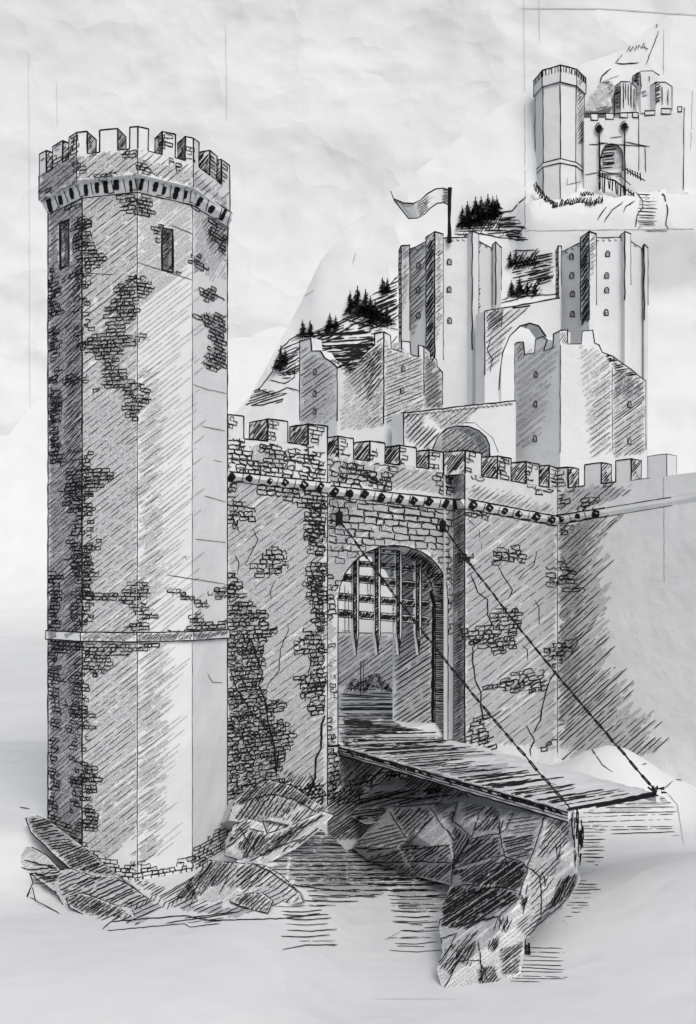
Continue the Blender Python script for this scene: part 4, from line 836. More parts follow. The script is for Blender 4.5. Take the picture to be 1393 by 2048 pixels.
rock('cliff', 'tall jagged rock cliff carrying the near end of the drawbridge', 'cliff', [CL[c] for c in ('a', 'b', 'h', 'i', 'j', 'j2', 'k', 'l', 'w', 'v', 'u', 't', 's', 'r', 'r2', 'o2', 'o', 'g', 'f0', 'e', 'd')], (.5, 2.6, -.4), jit=.35, extra=26,
     inn=[(820, 1684, 31.6), (910, 1725, 29.0), (947, 1675, 28.2), (1002, 1668, 26.9), (1056, 1737, 25.3), (1042, 1796, 24.6), (1010, 1713, 25.9), (960, 1775, 26.1), (905, 1640, 30), (985, 1880, 23.7), (1080, 1690, 25.2), (930, 1930, 23.1)], outline=False,
     creases=[[(779, 1618), (800, 1655), (820, 1684), (870, 1635)], [(779, 1618), (850, 1612), (917, 1604)], [(737, 1720), (800, 1700), (900, 1690)], [(703, 1694), (760, 1698), (840, 1690)], [(740, 1722), (830, 1722), (910, 1725), (905, 1770)], [(740, 1722), (830, 1755), (902, 1772)], [(860, 1615), (890, 1655), (910, 1690), (912, 1740)],
              [(917, 1604), (908, 1640), (930, 1660), (947, 1675), (960, 1630), (982, 1600)], [(910, 1725), (947, 1678), (1002, 1668), (1010, 1640)], [(1002, 1640), (1002, 1668), (1008, 1700), (1020, 1740)], [(908, 1738), (975, 1718), (1010, 1712), (1050, 1725), (1056, 1740), (1042, 1790), (1046, 1800)], [(960, 1775), (1015, 1778), (1042, 1785)],
              [(884, 1822), (905, 1780), (930, 1770), (960, 1775)], [(884, 1822), (880, 1857)], [(1042, 1796), (1000, 1835), (900, 1858)], [(1056, 1735), (1080, 1755), (1083, 1800), (1080, 1830)], [(1092, 1632), (1075, 1690), (1056, 1735)], [(1030, 1625), (1014, 1660), (1002, 1668)], [(886, 1900), (884, 1880), (915, 1868), (900, 1900), (874, 1935)], [(886, 1985), (905, 1950), (915, 1925), (960, 1920), (965, 1970)], [(958, 1885), (960, 1925), (975, 1960)], [(1056, 1770), (1045, 1830)], [(874, 1938), (880, 1905)],
              [(1149, 1622), (1146, 1660), (1152, 1690), (1152, 1735), (1162, 1760), (1148, 1785), (1122, 1815), (1080, 1850), (1050, 1882), (1048, 1900)], [(1080, 1760), (1088, 1742), (1090, 1775), (1095, 1760)], [(1112, 1690), (1118, 1720), (1124, 1690)], [(990, 1865), (1000, 1835), (1010, 1865), (1025, 1840)], [(1086, 1632), (1088, 1645), (1095, 1632)]],
     fills=[([(785, 1622), (855, 1620), (868, 1636), (822, 1680)], 44, 6, 3.0, G2), ([(740, 1710), (830, 1690), (905, 1688), (908, 1722), (760, 1720)], 34, 8, 2.2, G1), ([(770, 1726), (908, 1728), (900, 1766), (830, 1752)], 40, 6.5, 3.0, G1), ([(705, 1690), (790, 1640), (820, 1690), (740, 1705)], 14, 9, 1.6, G1),
            ([(860, 1612), (915, 1606), (905, 1650), (890, 1640)], 30, 6, 1.5, G1), ([(910, 1650), (945, 1676), (940, 1690), (912, 1735)], 60, 6, 2.6, G2), ([(925, 1610), (978, 1605), (950, 1640), (930, 1640)], 20, 9, 1.5), ([(950, 1660), (985, 1610), (1002, 1630), (1002, 1660)], 45, 6, 2.8, G2), ([(912, 1730), (950, 1680), (1000, 1672), (1006, 1708), (950, 1725)], 38, 5.5, 3.2, G2),
            ([(1020, 1630), (1085, 1635), (1070, 1670), (1010, 1665)], 8, 8, 1.5, G1), ([(1005, 1675), (1072, 1670), (1058, 1720), (1015, 1715)], 14, 7, 1.8, G2), ([(910, 1745), (1008, 1715), (1052, 1728), (1052, 1760), (1035, 1780), (960, 1775), (930, 1765)], 36, 4.4, 3.8, G2), ([(888, 1818), (908, 1780), (935, 1772), (1030, 1785), (1038, 1796), (960, 1845), (884, 1856)], 34, 4.2, 4.4, G2), ([(885, 1855), (960, 1840), (1000, 1835), (930, 1862)], 30, 6, 2),
            ([(1100, 1640), (1145, 1632), (1135, 1690), (1075, 1720)], 48, 6.5, 2.0, G1), ([(1060, 1745), (1130, 1700), (1110, 1760), (1060, 1830)], 46, 9, 1.5, G1), ([(1120, 1760), (1158, 1745), (1150, 1790), (1100, 1820)], 62, 5, 2.2, G2), ([(1030, 1850), (1120, 1790), (1100, 1830), (1050, 1875)], 40, 7, 1.8, G1),
            ([(890, 1900), (960, 1860), (950, 1890), (900, 1950), (880, 1935)], 50, 6, 1.8, G1), ([(915, 1900), (955, 1888), (940, 1930), (910, 1925)], 60, 5, 3, G2), ([(1000, 1900), (1045, 1885), (1035, 1945), (1005, 1950)], 40, 6, 2, G2), ([(955, 1940), (985, 1930), (1000, 1965), (960, 1980)], 52, 5, 2.2, G2), ([(1000, 1840), (1018, 1830), (1015, 1860), (1000, 1865)], 65, 4, 3), ([(970, 1890), (1000, 1870), (1000, 1890), (985, 1905)], 60, 4, 3), ([(1040, 1790), (1055, 1795), (1048, 1820), (1040, 1815)], 60, 3, 3)])
mb = MB()                                                                   # tufts on the cliff edge
for cx, cy, m in ((1160, 1650, 16), (1156, 1690, 9), (1150, 1640, 8), (1050, 1905, 8)):
    for k in range(m):
        x, y = cx + R(-7, 9), cy + R(-25, 20); mb.line([P(x, y, 24.7), P(x + R(-2, 2), y + R(12, 30), 24.65)], R(2, 3.4), .5, taper=True)
tag(mb.build('grass', [ink, ink]), kind='stuff')

# ------------------------------------------------------------------ the inner castle behind the wall
def facet_tower(root, fp_px, zb, ztops, name='wall', mats=far, back=7):
    """closed tower: front plan points (px,depth) left to right, back mirrored away from the viewer"""
    f = [X(*p) for p in fp_px]; c = (f[0] + f[-1]) / 2 + Vector((0, .3)); b = [c + (c - p) * .9 for p in f[1:-1]]
    fp = f + b; mb = MB(); mb.prism(fp, zb, ztops + [min(ztops)] * len(b)); return mb, f
def win(root, px, py, wv, w=7, h=10, mats=far):
    """small arched opening on a wall face: frame line and dark panel painting its shade"""
    mb = MB(); n3 = Vector((*wv.n, 0)); q = [wv.at(px + x, py + y) - n3 * .04 for x, y in ((-w / 2, h / 2), (w / 2, h / 2), (w / 2, -h * .15), (w * .25, -h / 2), (-w * .25, -h / 2), (-w / 2, -h * .15))]
    mb.slab(q, n3 * .03, 3); mb.line(q + [q[0]], 1.8, .5); mb.line([q[0], q[-1]], 2.2); mb.build('window', mats, root)
# ruined tower, left
root = thing('ruined_tower', 'broken hatched tower with a gaping top and small windows, left behind the wall', 'tower', (*X(740, 60), 3))
plan = [(600, 62), (675, 58.8), (768, 57.8), (848, 59.6), (885, 62)]
faces = [[(600, 682), (622, 676), (624, 702), (642, 702), (650, 716), (660, 722), (675, 735)], [(675, 735), (690, 730), (705, 718), (722, 716), (738, 700), (750, 690), (750, 668), (768, 664)],
         [(768, 664), (781, 671), (783, 697), (804, 704), (804, 682), (820, 684), (822, 709), (838, 714), (838, 690), (848, 693)], [(848, 693), (860, 703), (861, 716), (866, 720), (868, 714), (874, 720), (875, 733), (882, 742), (885, 745)]]
mb = MB(); fcs = []
for i, top in enumerate(faces):
    wv = wl(plan[i], plan[i + 1]); fcs.append(wv); a, b = wv.xy(plan[i][0]), wv.xy(plan[i + 1][0])
    pts = [Vector((*a, 2.5))] + [wv.at(*p) for p in top] + [Vector((*b, 2.5))]
    mb.slab(pts, Vector((*wv.n, 0)) * .8)
f = [X(*p) for p in plan]; bk = [Vector((f[4].x + .2, 66)), Vector((.6, 70)), Vector((f[0].x, 67))]
zz = [17.5, 19, 22, 20.5, 22]; ch = [f[4]] + bk + [f[0]]
for i in range(4): mb.poly([Vector((*ch[i], 2.5)), Vector((*ch[i + 1], 2.5)), Vector((*ch[i + 1], zz[i + 1])), Vector((*ch[i], zz[i]))])
pen = Pen(mb); H, T = pen.hatch, pen.tone
T([(602, 690), (650, 720), (672, 740), (672, 845), (602, 845)], G1, 38, 8, .7); H([(602, 685), (645, 720), (672, 738), (640, 845), (602, 840)], 36, 9, 1.4, INK, brk=.7)
T([(690, 735), (766, 670), (766, 855), (680, 860)], G1, 38, 7, .8); H([(690, 740), (766, 670), (766, 850), (740, 855)], 40, 7.5, 1.6, INK, brk=.6); H([(720, 720), (766, 690), (766, 760), (735, 810), (730, 760)], 52, 6, 2, INK, brk=.5)
T([(770, 680), (846, 715), (846, 840), (770, 850)], G1, 34, 7, .9); H([(770, 690), (846, 720), (846, 830), (770, 850)], 22, 8, 1.4, INK, brk=.6)
T([(850, 705), (884, 750), (884, 812), (850, 815)], G2, 40, 7, .8); T([(850, 700), (884, 745), (884, 812), (850, 815)], G1, 40, 6); H([(850, 700), (884, 745), (884, 812), (850, 815)], 36, 6.5, 1.8, INK, brk=.3, trim=2)
H([(660, 720), (720, 716), (700, 745), (680, 740)], 15, 4, 2.4, INK, brk=.2); H([(692, 735), (735, 705), (740, 715), (700, 745)], 18, 5, 2.2, INK)
for i, top in enumerate(faces): mb.line([fcs[i].at(*p) for p in top], 2.8)
for i, yb in ((0, 842), (1, 842), (2, 848), (3, 790), (4, 810)):
    wv = fcs[min(i, 3)]; mb.line([wv.at(plan[i][0], (682, 735, 664, 693, 745)[i]), wv.at(plan[i][0], yb)], 2.4)
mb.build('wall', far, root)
for px, py, k in ((631, 744, 0), (631, 787, 0), (631, 823, 0), (806, 737, 2), (804, 781, 2)): win(root, px, py, fcs[k], 6, 11)
# arched wall, centre
def arch_wall(name, label, a, b, ya, yb, arch, depth, hatches, zb=3, edge_y=None, tone=G1):
    root = thing(name, label, 'arched wall', (*X((a[0] + b[0]) / 2, (a[1] + b[1]) / 2), zb)); wv = wl(a, b); mb = MB(); n3 = Vector((*wv.n, 0))
    q0, q1 = wv.xy(a[0]), wv.xy(b[0])
    A0, A1 = wv.at(*arch[0]), wv.at(*arch[-1]); A0.z = A1.z = zb
    mb.slab([Vector((*q0, zb)), wv.at(a[0], ya), wv.at(b[0], yb), Vector((*q1, zb)), A1] + [wv.at(*p) for p in arch[::-1]] + [A0], n3 * depth)
    pen = Pen(mb)
    for q, ang, gap, w_, t in hatches:
        if t: pen.tone(q, t, ang, 7, .85)
        pen.hatch(q, ang, gap, w_, INK, brk=.25)
    mb.line([wv.at(a[0], ya), wv.at(b[0], yb)], 2.6, .8); mb.line([wv.at(a[0], ya), wv.at(a[0], edge_y or ya + 70)], 2.2); mb.line([wv.at(*p) for p in arch], 2.6)
    return root, wv, mb, pen
root, wv, mb, pen = arch_wall('arched_wall', 'low wall with a wide hatched round arch just behind the gate merlons', (808, 56.2), (1032, 60.5), 826, 801, [(862, 925), (866, 895), (876, 873), (892, 858), (912, 852), (938, 853), (958, 861), (972, 874), (979, 890), (981, 925)], 1.2,
    [([(810, 830), (850, 824), (845, 850), (880, 860), (862, 890), (855, 905), (812, 880)], 46, 7, 2.8, G1), ([(845, 826), (960, 812), (930, 848), (885, 855)], 38, 9, 1.5, G1), ([(866, 900), (876, 872), (905, 855), (890, 880), (885, 915)], 40, 5, 3, G2), ([(885, 915), (895, 872), (912, 854), (958, 863), (978, 890), (975, 930)], 38, 7.5, 1.5, G1)])
for i in range(24):
    px = 815 + i * 8.8; y = lerp(826, 801, (px - 808) / 224); pen.stroke([(px, y + 3), (px + 3, y + 7), (px + 8, y + 4)], 2.2, INK, .5, 4)
mb.line([wv.at(900, 846), wv.at(950, 846), wv.at(985, 875), wv.at(997, 905)], 1.2); mb.build('wall', far, root)
bw_ = wv.shift(4); m2 = MB(); m2.slab([bw_.at(848, 930), bw_.at(848, 846), bw_.at(990, 846), bw_.at(990, 930)], Vector((*bw_.n, 0)) * .4); p2 = Pen(m2)
p2.tone([(860, 850), (982, 850), (982, 930), (860, 930)], G1, 38, 7); p2.hatch([(860, 850), (982, 850), (982, 930), (860, 930)], 38, 7, 1.7, INK, brk=.3); m2.build('rear_wall', far, root)
root, wv, mb, pen = arch_wall('arched_wall', 'higher wall with a tall arch between the two ribbed keeps', (970, 76.5), (1120, 80), 622, 596, [(998, 780), (1000, 745), (1006, 705), (1020, 672), (1040, 652), (1060, 646), (1078, 652), (1092, 672), (1098, 780)], 1.2,
    [([(972, 625), (1010, 617), (1000, 650), (975, 665)], 38, 6, 2.6, G2), ([(972, 660), (1020, 620), (1060, 612), (1010, 670), (1000, 720), (975, 740)], 40, 9, 1.5, G1), ([(1000, 750), (1006, 705), (1022, 672), (1055, 647), (1040, 672), (1025, 700), (1020, 745)], 14, 5, 2.8, G2), ([(1000, 740), (1030, 740), (1035, 760), (1000, 775)], 30, 8, 1.2, 0)], edge_y=750)
pen.stroke([(1005, 618), (1003, 655)], 1.4); pen.stroke([(982, 672), (975, 700), (985, 720), (980, 745)], 1.6); mb.line([wv.at(1025, 616), wv.at(1060, 612)], 3); mb.build('wall', far, root)
# octagonal tower, right
root = thing('octagonal_tower', 'octagonal tower with square merlons on its left and a crumbled right shoulder', 'tower', (*X(1160, 61), 3))
plan = [(1030, 62), (1121, 58.6), (1225, 58.8), (1292, 62)]
faces = [[(1030, 690), (1034, 685), (1047, 684), (1050, 709), (1070, 706), (1072, 679), (1086, 673), (1095, 679), (1088, 702), (1107, 696), (1108, 668), (1121, 661)], [(1121, 661), (1135, 660), (1136, 688), (1163, 688), (1165, 662), (1186, 660), (1190, 686), (1198, 690), (1205, 705), (1225, 712)], [(1225, 712), (1238, 722), (1262, 738), (1278, 752), (1292, 762)]]
mb = MB(); fcs = []
for i, top in enumerate(faces):
    wv = wl(plan[i], plan[i + 1]); fcs.append(wv); a, b = wv.xy(plan[i][0]), wv.xy(plan[i + 1][0])
    mb.slab([Vector((*a, 2.5))] + [wv.at(*p) for p in top] + [Vector((*b, 2.5))], Vector((*wv.n, 0)) * .8)
f = [X(*p) for p in plan]; ch = [f[3], Vector((f[3].x, 66)), Vector((14, 70)), Vector((f[0].x * 66 / 62 + .2, 66)), f[0]]; zz = [21, 21.5, 23, 23.5, 24]
for i in range(4): mb.poly([Vector((*ch[i], 2.5)), Vector((*ch[i + 1], 2.5)), Vector((*ch[i + 1], zz[i + 1])), Vector((*ch[i], zz[i]))])
pen = Pen(mb); H, T = pen.hatch, pen.tone
T([(1032, 700), (1118, 690), (1080, 880), (1032, 900)], G1, 38, 11, .55); T([(1160, 692), (1200, 700), (1222, 720), (1222, 900), (1180, 915)], G1, 38, 9, .65); H([(1190, 740), (1222, 720), (1222, 905), (1180, 915)], 38, 9, 1.3, INK, brk=.6)
T([(1227, 730), (1290, 768), (1290, 905), (1227, 915)], G1, 38, 7, .85); H([(1227, 735), (1290, 768), (1290, 905), (1227, 915)], 36, 7.5, 1.5, INK, brk=.5); H([(1200, 694), (1225, 714), (1290, 760), (1270, 758), (1232, 742), (1215, 720)], 10, 4.5, 3.2, INK, brk=.15, trim=2); T([(1227, 735), (1290, 770), (1285, 800), (1227, 790)], G2, 38, 7, .8)
H([(1120, 665), (1134, 662), (1134, 686), (1122, 686)], 60, 4, 1.6, INK); H([(1034, 690), (1046, 688), (1046, 715), (1034, 730)], 50, 5, 1.6, INK)
for i, top in enumerate(faces): mb.line([fcs[i].at(*p) for p in top], 2.6)
for px, y0, y1, k, w_ in ((1030, 690, 885, 0, 1.6), (1121, 690, 905, 0, 1.8), (1225, 735, 900, 1, 1.2), (1292, 700, 900, 2, 2)): mb.line([fcs[k].at(px, y0 if px != 1292 else 762), fcs[k].at(px, y1)], w_)
mb.build('wall', far, root)
for px, py, k in ((1073, 749, 0), (1072, 808, 0), (1071, 877, 0), (1258, 809, 2), (1258, 882, 2)): win(root, px, py, fcs[k], 6, 12)
# ribbed keeps
def keep(label, plan, ztop, wins, butts, hat, x, name='ribbed_keep'):
    root = thing(name, label, 'keep', (*X(*x), 6)); mb, f = facet_tower(root, plan, 6, [ztop] * len(plan)); pen = Pen(mb)
    for q, ang, gap, w_, t in hat:
        if t: pen.tone(q, t, ang, 7, .8)
        pen.hatch(q, ang, gap, w_, INK, brk=.35, trim=6)
    for a, b in zip(plan, plan[1:]):
        wv = wl(a, b); pa = proj((*wv.xy(a[0]), ztop)); pb = proj((*wv.xy(b[0]), ztop)); n = max(2, int((b[0] - a[0]) / 11))
        mb.line([(*wv.xy(a[0]), ztop), (*wv.xy(b[0]), ztop)], 2.2, .9)
        for i in range(n):
            t = (i + .3) / n; x0, y0 = lerp(pa[0], pb[0], t), lerp(pa[1], pb[1], t); pen.stroke([(x0, y0 + 2), (x0 + 1, y0 + 6), (x0 + 5, y0 + 6)], 1.8, INK, .5, 4)
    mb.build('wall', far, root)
    for i, (fpx, yb, fl, dk) in enumerate(butts):                            # corner ribs: left face, front face
        q = [X(*p) for p in fpx]; m = MB(); m.prism(q, 6, ztop + .25); p = Pen(m)
        y0 = proj((*q[1], ztop + .25))[1]
        if dk: p.tone([(fpx[0][0], y0), (fpx[1][0], y0), (fpx[1][0], yb), (fpx[0][0], yb)], G2, 60, 5, 1, 1); p.hatch([(fpx[0][0], y0 + 3), (fpx[1][0], y0), (fpx[1][0], yb), (fpx[0][0] + 2, yb + 10)], 58, 5, 3.2, INK, brk=.1, trim=1, step=7)
        if fl: p.tone([(fpx[1][0], y0), (fpx[2][0], y0), (fpx[2][0], yb - 120), (fpx[1][0], yb - 60)], G1, 40, 5.5); p.hatch([(fpx[1][0], y0), (fpx[2][0], y0), (fpx[2][0], yb - 120), (fpx[1][0], yb - 90)], 44, 6, 1.5, INK, brk=.4)
        for k, e in ((0, 0), (1, 0), (2, -30)):
            b0 = Vector((*q[k], zpx(yb + e, q[k].y))); m.line([b0, Vector((*q[k], ztop + .25))], 2.4 if k < 2 else 1.6, .7)
        m.line([Vector((*q[k], ztop + .25)) for k in (0, 1, 2)], 2.8); m.build('buttress', far, root)
    for px, py, k in wins: win(root, px, py, wl(plan[k], plan[k + 1]), 8, 11)
    return root
keep('tall ribbed keep flying the banner, hatched dark on its left side', [(803, 83), (866, 79.4), (945, 79.2), (1000, 82.6)], 37.4,
     [(838, 531, 0), (838, 580, 0), (838, 631, 0), (899, 524, 1), (899, 579, 1), (900, 641, 1)],
     [([(799, 83.0), (803, 81.8), (820, 81.6), (820, 83.4)], 690, 1, 1), ([(853, 79.8), (870, 78.6), (887, 79.2), (887, 80.2)], 750, 1, 1), ([(930, 79.6), (945, 78.5), (958, 79.1), (958, 80.2)], 700, 0, 0), ([(985, 81.6), (992, 80.9), (1003, 82.2), (1003, 83.4)], 610, 0, 0)],
     [([(820, 500), (853, 488), (853, 600), (822, 680)], 44, 7, 1.6, G1), ([(945, 480), (958, 480), (958, 700), (946, 760)], 55, 5, 2.6, 0)], (905, 81))
keep('tall ribbed keep standing on the right without a banner', [(1116, 83), (1178, 79.4), (1250, 79.2), (1292, 82.4)], 37.4,
     [(1144, 513, 0), (1145, 551, 0), (1146, 588, 0), (1146, 628, 0), (1216, 508, 1), (1214, 551, 1), (1214, 580, 1), (1213, 625, 1)],
     [([(1113, 83), (1117, 81.8), (1123, 81.9), (1123, 83.2)], 600, 0, 1), ([(1162, 79.9), (1179, 78.6), (1193, 79.1), (1193, 80)], 640, 1, 1), ([(1241, 79.5), (1250, 78.6), (1262, 79.1), (1262, 80)], 600, 0, 0), ([(1286, 82), (1289, 81.4), (1296, 82.2), (1296, 83.2)], 640, 0, 0)],
     [([(1125, 492), (1160, 482), (1140, 510), (1126, 520)], 44, 9, 1.2, 0)], (1205, 81))
# banner
root = thing('flag', 'pale forked banner waving leftward from a pole on the tall keep', 'flag', (*X(900, 79), 37.4))
mb = MB(); a = P(900, 486, 79); mb.line([a, P(899, 440, 79), P(900, 379, 79)], 6, .25); mb.line([P(897, 486, 78.9), P(897, 470, 78.9)], 4); mb.box(P(900, 381, 79), P(900, 376, 79), Vector((.16, 0, 0)), Vector((0, .16, 0)), 1); mb.build('pole', far, root)
top = [(899, 380), (888, 376), (872, 378), (855, 388), (842, 400), (828, 407), (808, 406), (788, 398)]; bot = [(899, 411), (888, 405), (875, 407), (862, 416), (850, 428), (836, 436), (818, 437), (789, 400)]
mb = MB(); n = len(top)
fr_ = [[P(t[0], t[1], 79 + .5 * math.sin(i * 1.1)), P(b[0], b[1], 79 + .5 * math.sin(i * 1.1 + .3))] for i, (t, b) in enumerate(zip(top, bot))]
for i in range(n - 1):
    q = [fr_[i][0], fr_[i + 1][0], fr_[i + 1][1], fr_[i][1]]; mb.poly(q); mb.poly([p + Vector((0, .05, 0)) for p in q[::-1]])
pen = Pen(mb); pen.hatch([(886, 378), (897, 380), (897, 408), (884, 405)], 8, 4, 2, INK, brk=0, trim=1, step=5); pen.hatch([(834, 410), (856, 392), (856, 420), (838, 432)], 34, 3.6, 1.8, INK, brk=.2, trim=2, step=6); pen.tone([(840, 405), (862, 388), (862, 415), (845, 430)], G1, 30, 5)
for q in ([(790, 402), (812, 412), (834, 410)], [(795, 408), (815, 432)], [(800, 405), (825, 436)]): pen.stroke(q, 1.3, G2)
mb.line([f[0] for f in fr_], 2.2); mb.line([f[1] for f in fr_], 2.2); mb.line([P(788, 399, 79), P(782, 382, 79)], 1.6)
mb.build('cloth', far, root)

# ------------------------------------------------------------------ pine trees
def pine(seed):
    rr = random.Random(seed); c = MB(); t = MB()
    for k in range(5):
        h0, h1 = k / 5, (k + 1) / 5; r0 = .05 * (1 - h0) + .008
        r1 = .05 * (1 - h1) + .006; t.prism([Vector((r0 * math.cos(a), r0 * math.sin(a))) for a in (0, 1.26, 2.5, 3.8, 5)], h0, h1)
    L = 8
    for l in range(L):
        z = .12 + .8 * l / L; r = .30 * (1 - l / L) ** .8 + .04
        for k in range(11):
            a = rr.uniform(0, 6.28); rl = r * rr.uniform(.5, 1.15); d = Vector((math.cos(a), math.sin(a), 0)); s = Vector((-d.y, d.x, 0)) * rl * .22
            b = Vector((0, 0, z + rr.uniform(0, .08))); tip = b + d * rl - Vector((0, 0, .05 + .10 * rr.random())); m = b.lerp(tip, .55) + Vector((0, 0, .012))
            c.poly([b, m + s, tip, m - s]); c.poly([b - Vector((0, 0, .02)), m + s * .5 - Vector((0, 0, .05)), tip, m - s * .6 - Vector((0, 0, .04))])
    for k in range(6): c.poly([Vector((rr.uniform(-.03, .03), rr.uniform(-.03, .03), .85)), Vector((.02, 0, .9)), Vector((0, 0, 1.0))])
    return c, t
needle = flat_mat('pine_needles', (.014, .015, .015)); bark = flat_mat('bark', (.03, .03, .03))
protos = []
spots = [('hilltop', [(925, 458, 40), (938, 456, 46), (951, 452, 50), (962, 446, 46), (975, 446, 50), (986, 436, 38), (996, 432, 36)]), ('gap', [(1020, 534, 28), (1033, 532, 30), (1046, 530, 32), (1058, 530, 30), (1070, 528, 26)]),
         ('foot', [(1024, 592, 28), (1040, 590, 30), (1055, 590, 26), (1070, 588, 22)]), ('keep', [(766, 588, 30), (775, 584, 26)]),
         ('slope', [(701, 628, 40), (716, 632, 52), (732, 634, 48), (742, 640, 42), (752, 646, 40), (763, 648, 34), (775, 650, 36)]), ('ledge', [(660, 664, 34), (672, 660, 26)]), ('brow', [(606, 676, 32), (621, 672, 28)]), ('low', [(561, 742, 44), (571, 730, 30)])]
desc = {'hilltop': 'dark pine in the clump on the hilltop above the banner keep', 'gap': 'dark pine in the upper row between the two keeps', 'foot': 'small dark pine in the lower row between the two keeps', 'keep': 'dark pine against the left edge of the banner keep', 'slope': 'dark pine in the largest clump on the slope left of the keep',
        'ledge': 'dark pine of the pair on the slope above the ruined tower', 'brow': 'dark pine of the pair above the left edge of the ruined tower', 'low': 'dark pine lowest on the slope, left of the ruined tower'}
grp = {'hilltop': 'pines on the hilltop', 'gap': 'upper pines between the keeps', 'foot': 'lower pines between the keeps', 'keep': 'pines beside the banner keep', 'slope': 'pines on the slope', 'ledge': 'pines above the ruined tower', 'brow': 'pines at the brow', 'low': 'lowest pines'}
for s in range(4):
    c, t = pine(s); me = [c.build('crown', [needle]), t.build('trunk', [bark])]; protos.append([o.data for o in me])
    for o in me: bpy.data.objects.remove(o)
k = 0
for key, lst in spots:
    for px, py, h in lst:
        hit = HILL.hit(px, py)
        if not hit: continue
        p = hit[0]; s = 1.2 * h * p.y / F; r = thing('pine_tree', desc[key], 'pine tree', p - Vector((0, 0, .1)), grp[key]); r.rotation_euler = (0, R(-.05, .05), R(0, 6))
        r.scale = (s * R(.95, 1.25), s * R(.95, 1.25), s)
        for nm, me in zip(('crown', 'trunk'), protos[k % 4]):
            o = bpy.data.objects.new(nm, me); COL.objects.link(o); o.parent = r
        k += 1

# ------------------------------------------------------------------ the small far castle on the mountain
def hp(px, py): return HILL.hit(px, py)[0].y
D0 = 126.5
root = thing('far_tower', 'tiny far round tower with a crown of merlons, highest castle on the mountain', 'tower', (*X(1120, D0), 40))
pl = [(1071, D0 + 3.0), (1087, D0 + .6), (1121, D0 - .6), (1152, D0 + .4), (1169, D0 + 2.4)]
f = [X(*p) for p in pl]; c = (f[0] + f[-1]) / 2; bk = [c + (c - p) * .9 for p in f[1:-1]]
Z = lambda y, d=D0: zpx(y, d)
mb = MB(); mb.prism(f + bk, Z(440), Z(168)); pen = Pen(mb)
for i, p in enumerate(f): mb.line([(*p, Z((370, 388, 408, 405, 388)[i], p.y)), (*p, Z(170, p.y))], 2, .7)
mb.line([(*(f[0] + Vector((.25, 0))), Z(360)), (*(f[0] + Vector((.25, 0))), Z(180))], 1.4)
pen.hatch([(1154, 170), (1168, 172), (1168, 285), (1156, 290)], 55, 5, 1.8, INK, brk=.2, trim=1); pen.stroke([(1134, 355), (1134, 370), (1168, 362)], 1); mb.build('shaft', far, root)
g = [c + (p - c) * 1.06 for p in f]; gb = [c + (p - c) * 1.06 for p in bk]
mb = MB(); mb.prism(g + gb, Z(170), Z(148)); pen = Pen(mb)
for i, p in enumerate(g): mb.line([(*p, Z(170, D0)), (*p, Z(136, D0))], 2.2)
mb.line([(*p, Z(170)) for p in g], 2); mb.line([(*p, Z(137)) for p in g], 2.6, .8)
pen.hatch([(1154, 150), (1176, 156), (1176, 172), (1156, 170)], 55, 5, 1.8, INK, brk=.2, trim=1); mb.build('parapet', far, root)
for a, b in zip(g, g[1:]):
    L = (b - a).length; m = max(1, round(L / .75))
    for i in range(m):
        u, v = a.lerp(b, (i + .12) / m), a.lerp(b, (i + .62) / m); n = Vector((-(b - a).y, (b - a).x)).normalized() * .3
        mb = MB(); mb.prism([u, v, v + n, u + n], Z(148), Z(138)); mb.line([(*u, Z(150)), (*u, Z(138)), (*v, Z(138)), (*v, Z(150))], 1.9); mb.build('merlon', far, root)
mb = MB(); g2 = [c + (p - c) * 1.02 for p in f]; mb.prism(g2 + [c + (p - c) * 1.02 for p in bk], Z(330), Z(322))
for y in (330, 322): mb.line([(*p, Z(y)) for p in g2], 1.9)
mb.build('string_course', far, root)
root = thing('far_wall', 'tiny far castle wall with a dark hatched gate, beside the far round tower', 'castle wall', (*X(1240, D0), 38))
wa, wb = wl((1169, D0 + 1), (1278, D0 + 1)), wl((1278, D0 + 1), (1372, D0 + .2))
arch = [(1201, 342), (1201, 320), (1205, 303), (1212, 292), (1222, 287), (1234, 289), (1242, 298), (1246, 310), (1246, 342)]
mb = MB(); mb.slab([wa.at(1169, 400), wa.at(1169, 236), wa.at(1278, 236), wa.at(1278, 400), wa.at(1246, 400)] + [wa.at(*p) for p in arch[::-1]] + [wa.at(1201, 400)], (0, 1.0, 0))
mb.slab([wb.at(1278, 400), wb.at(1278, 236), wb.at(1370, 222), wb.at(1370, 400)], Vector((*wb.n, 0)) * 1.0)
pen = Pen(mb); mb.line([wa.at(*p) for p in arch], 2.4, .8); mb.line([wa.at(1278, 230), wa.at(1278, 342)], 1.8)
mb.line([wb.at(1369, 215), wb.at(1367, 380)], 1.8); mb.line([wa.at(1172, 228), wa.at(1230, 227), wa.at(1278, 226)], 2.6, .9)
for q in ([(1196, 285), (1240, 290), (1298, 293)], [(1250, 284), (1300, 294)], [(1290, 295), (1292, 345)], [(1178, 290), (1210, 288)], [(1170, 350), (1200, 345)], [(1222, 276), (1245, 273)]): pen.stroke(q, 1.8)
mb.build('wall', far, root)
for wv, a, b, y0, y1 in ((wa, 1182, 1196, 241, 227), (wa, 1212, 1228, 239, 227), (wa, 1240, 1255, 236, 226), (wa, 1266, 1277, 236, 225), (wb, 1290, 1310, 231, 222), (wb, 1323, 1342, 228, 218), (wb, 1356, 1364, 224, 214)):
    # merlons of the far wall
    mb = MB(); ln = Vector((*wv.n, 0)); q = [wv.at(a, y0), wv.at(a, y1), wv.at(b, y1), wv.at(b, y0)]; mb.slab([p - ln * .05 for p in q], ln * .5); mb.line([p - ln * .06 for p in q + [q[0]]], 2.3, .7); mb.build('merlon', far, root)
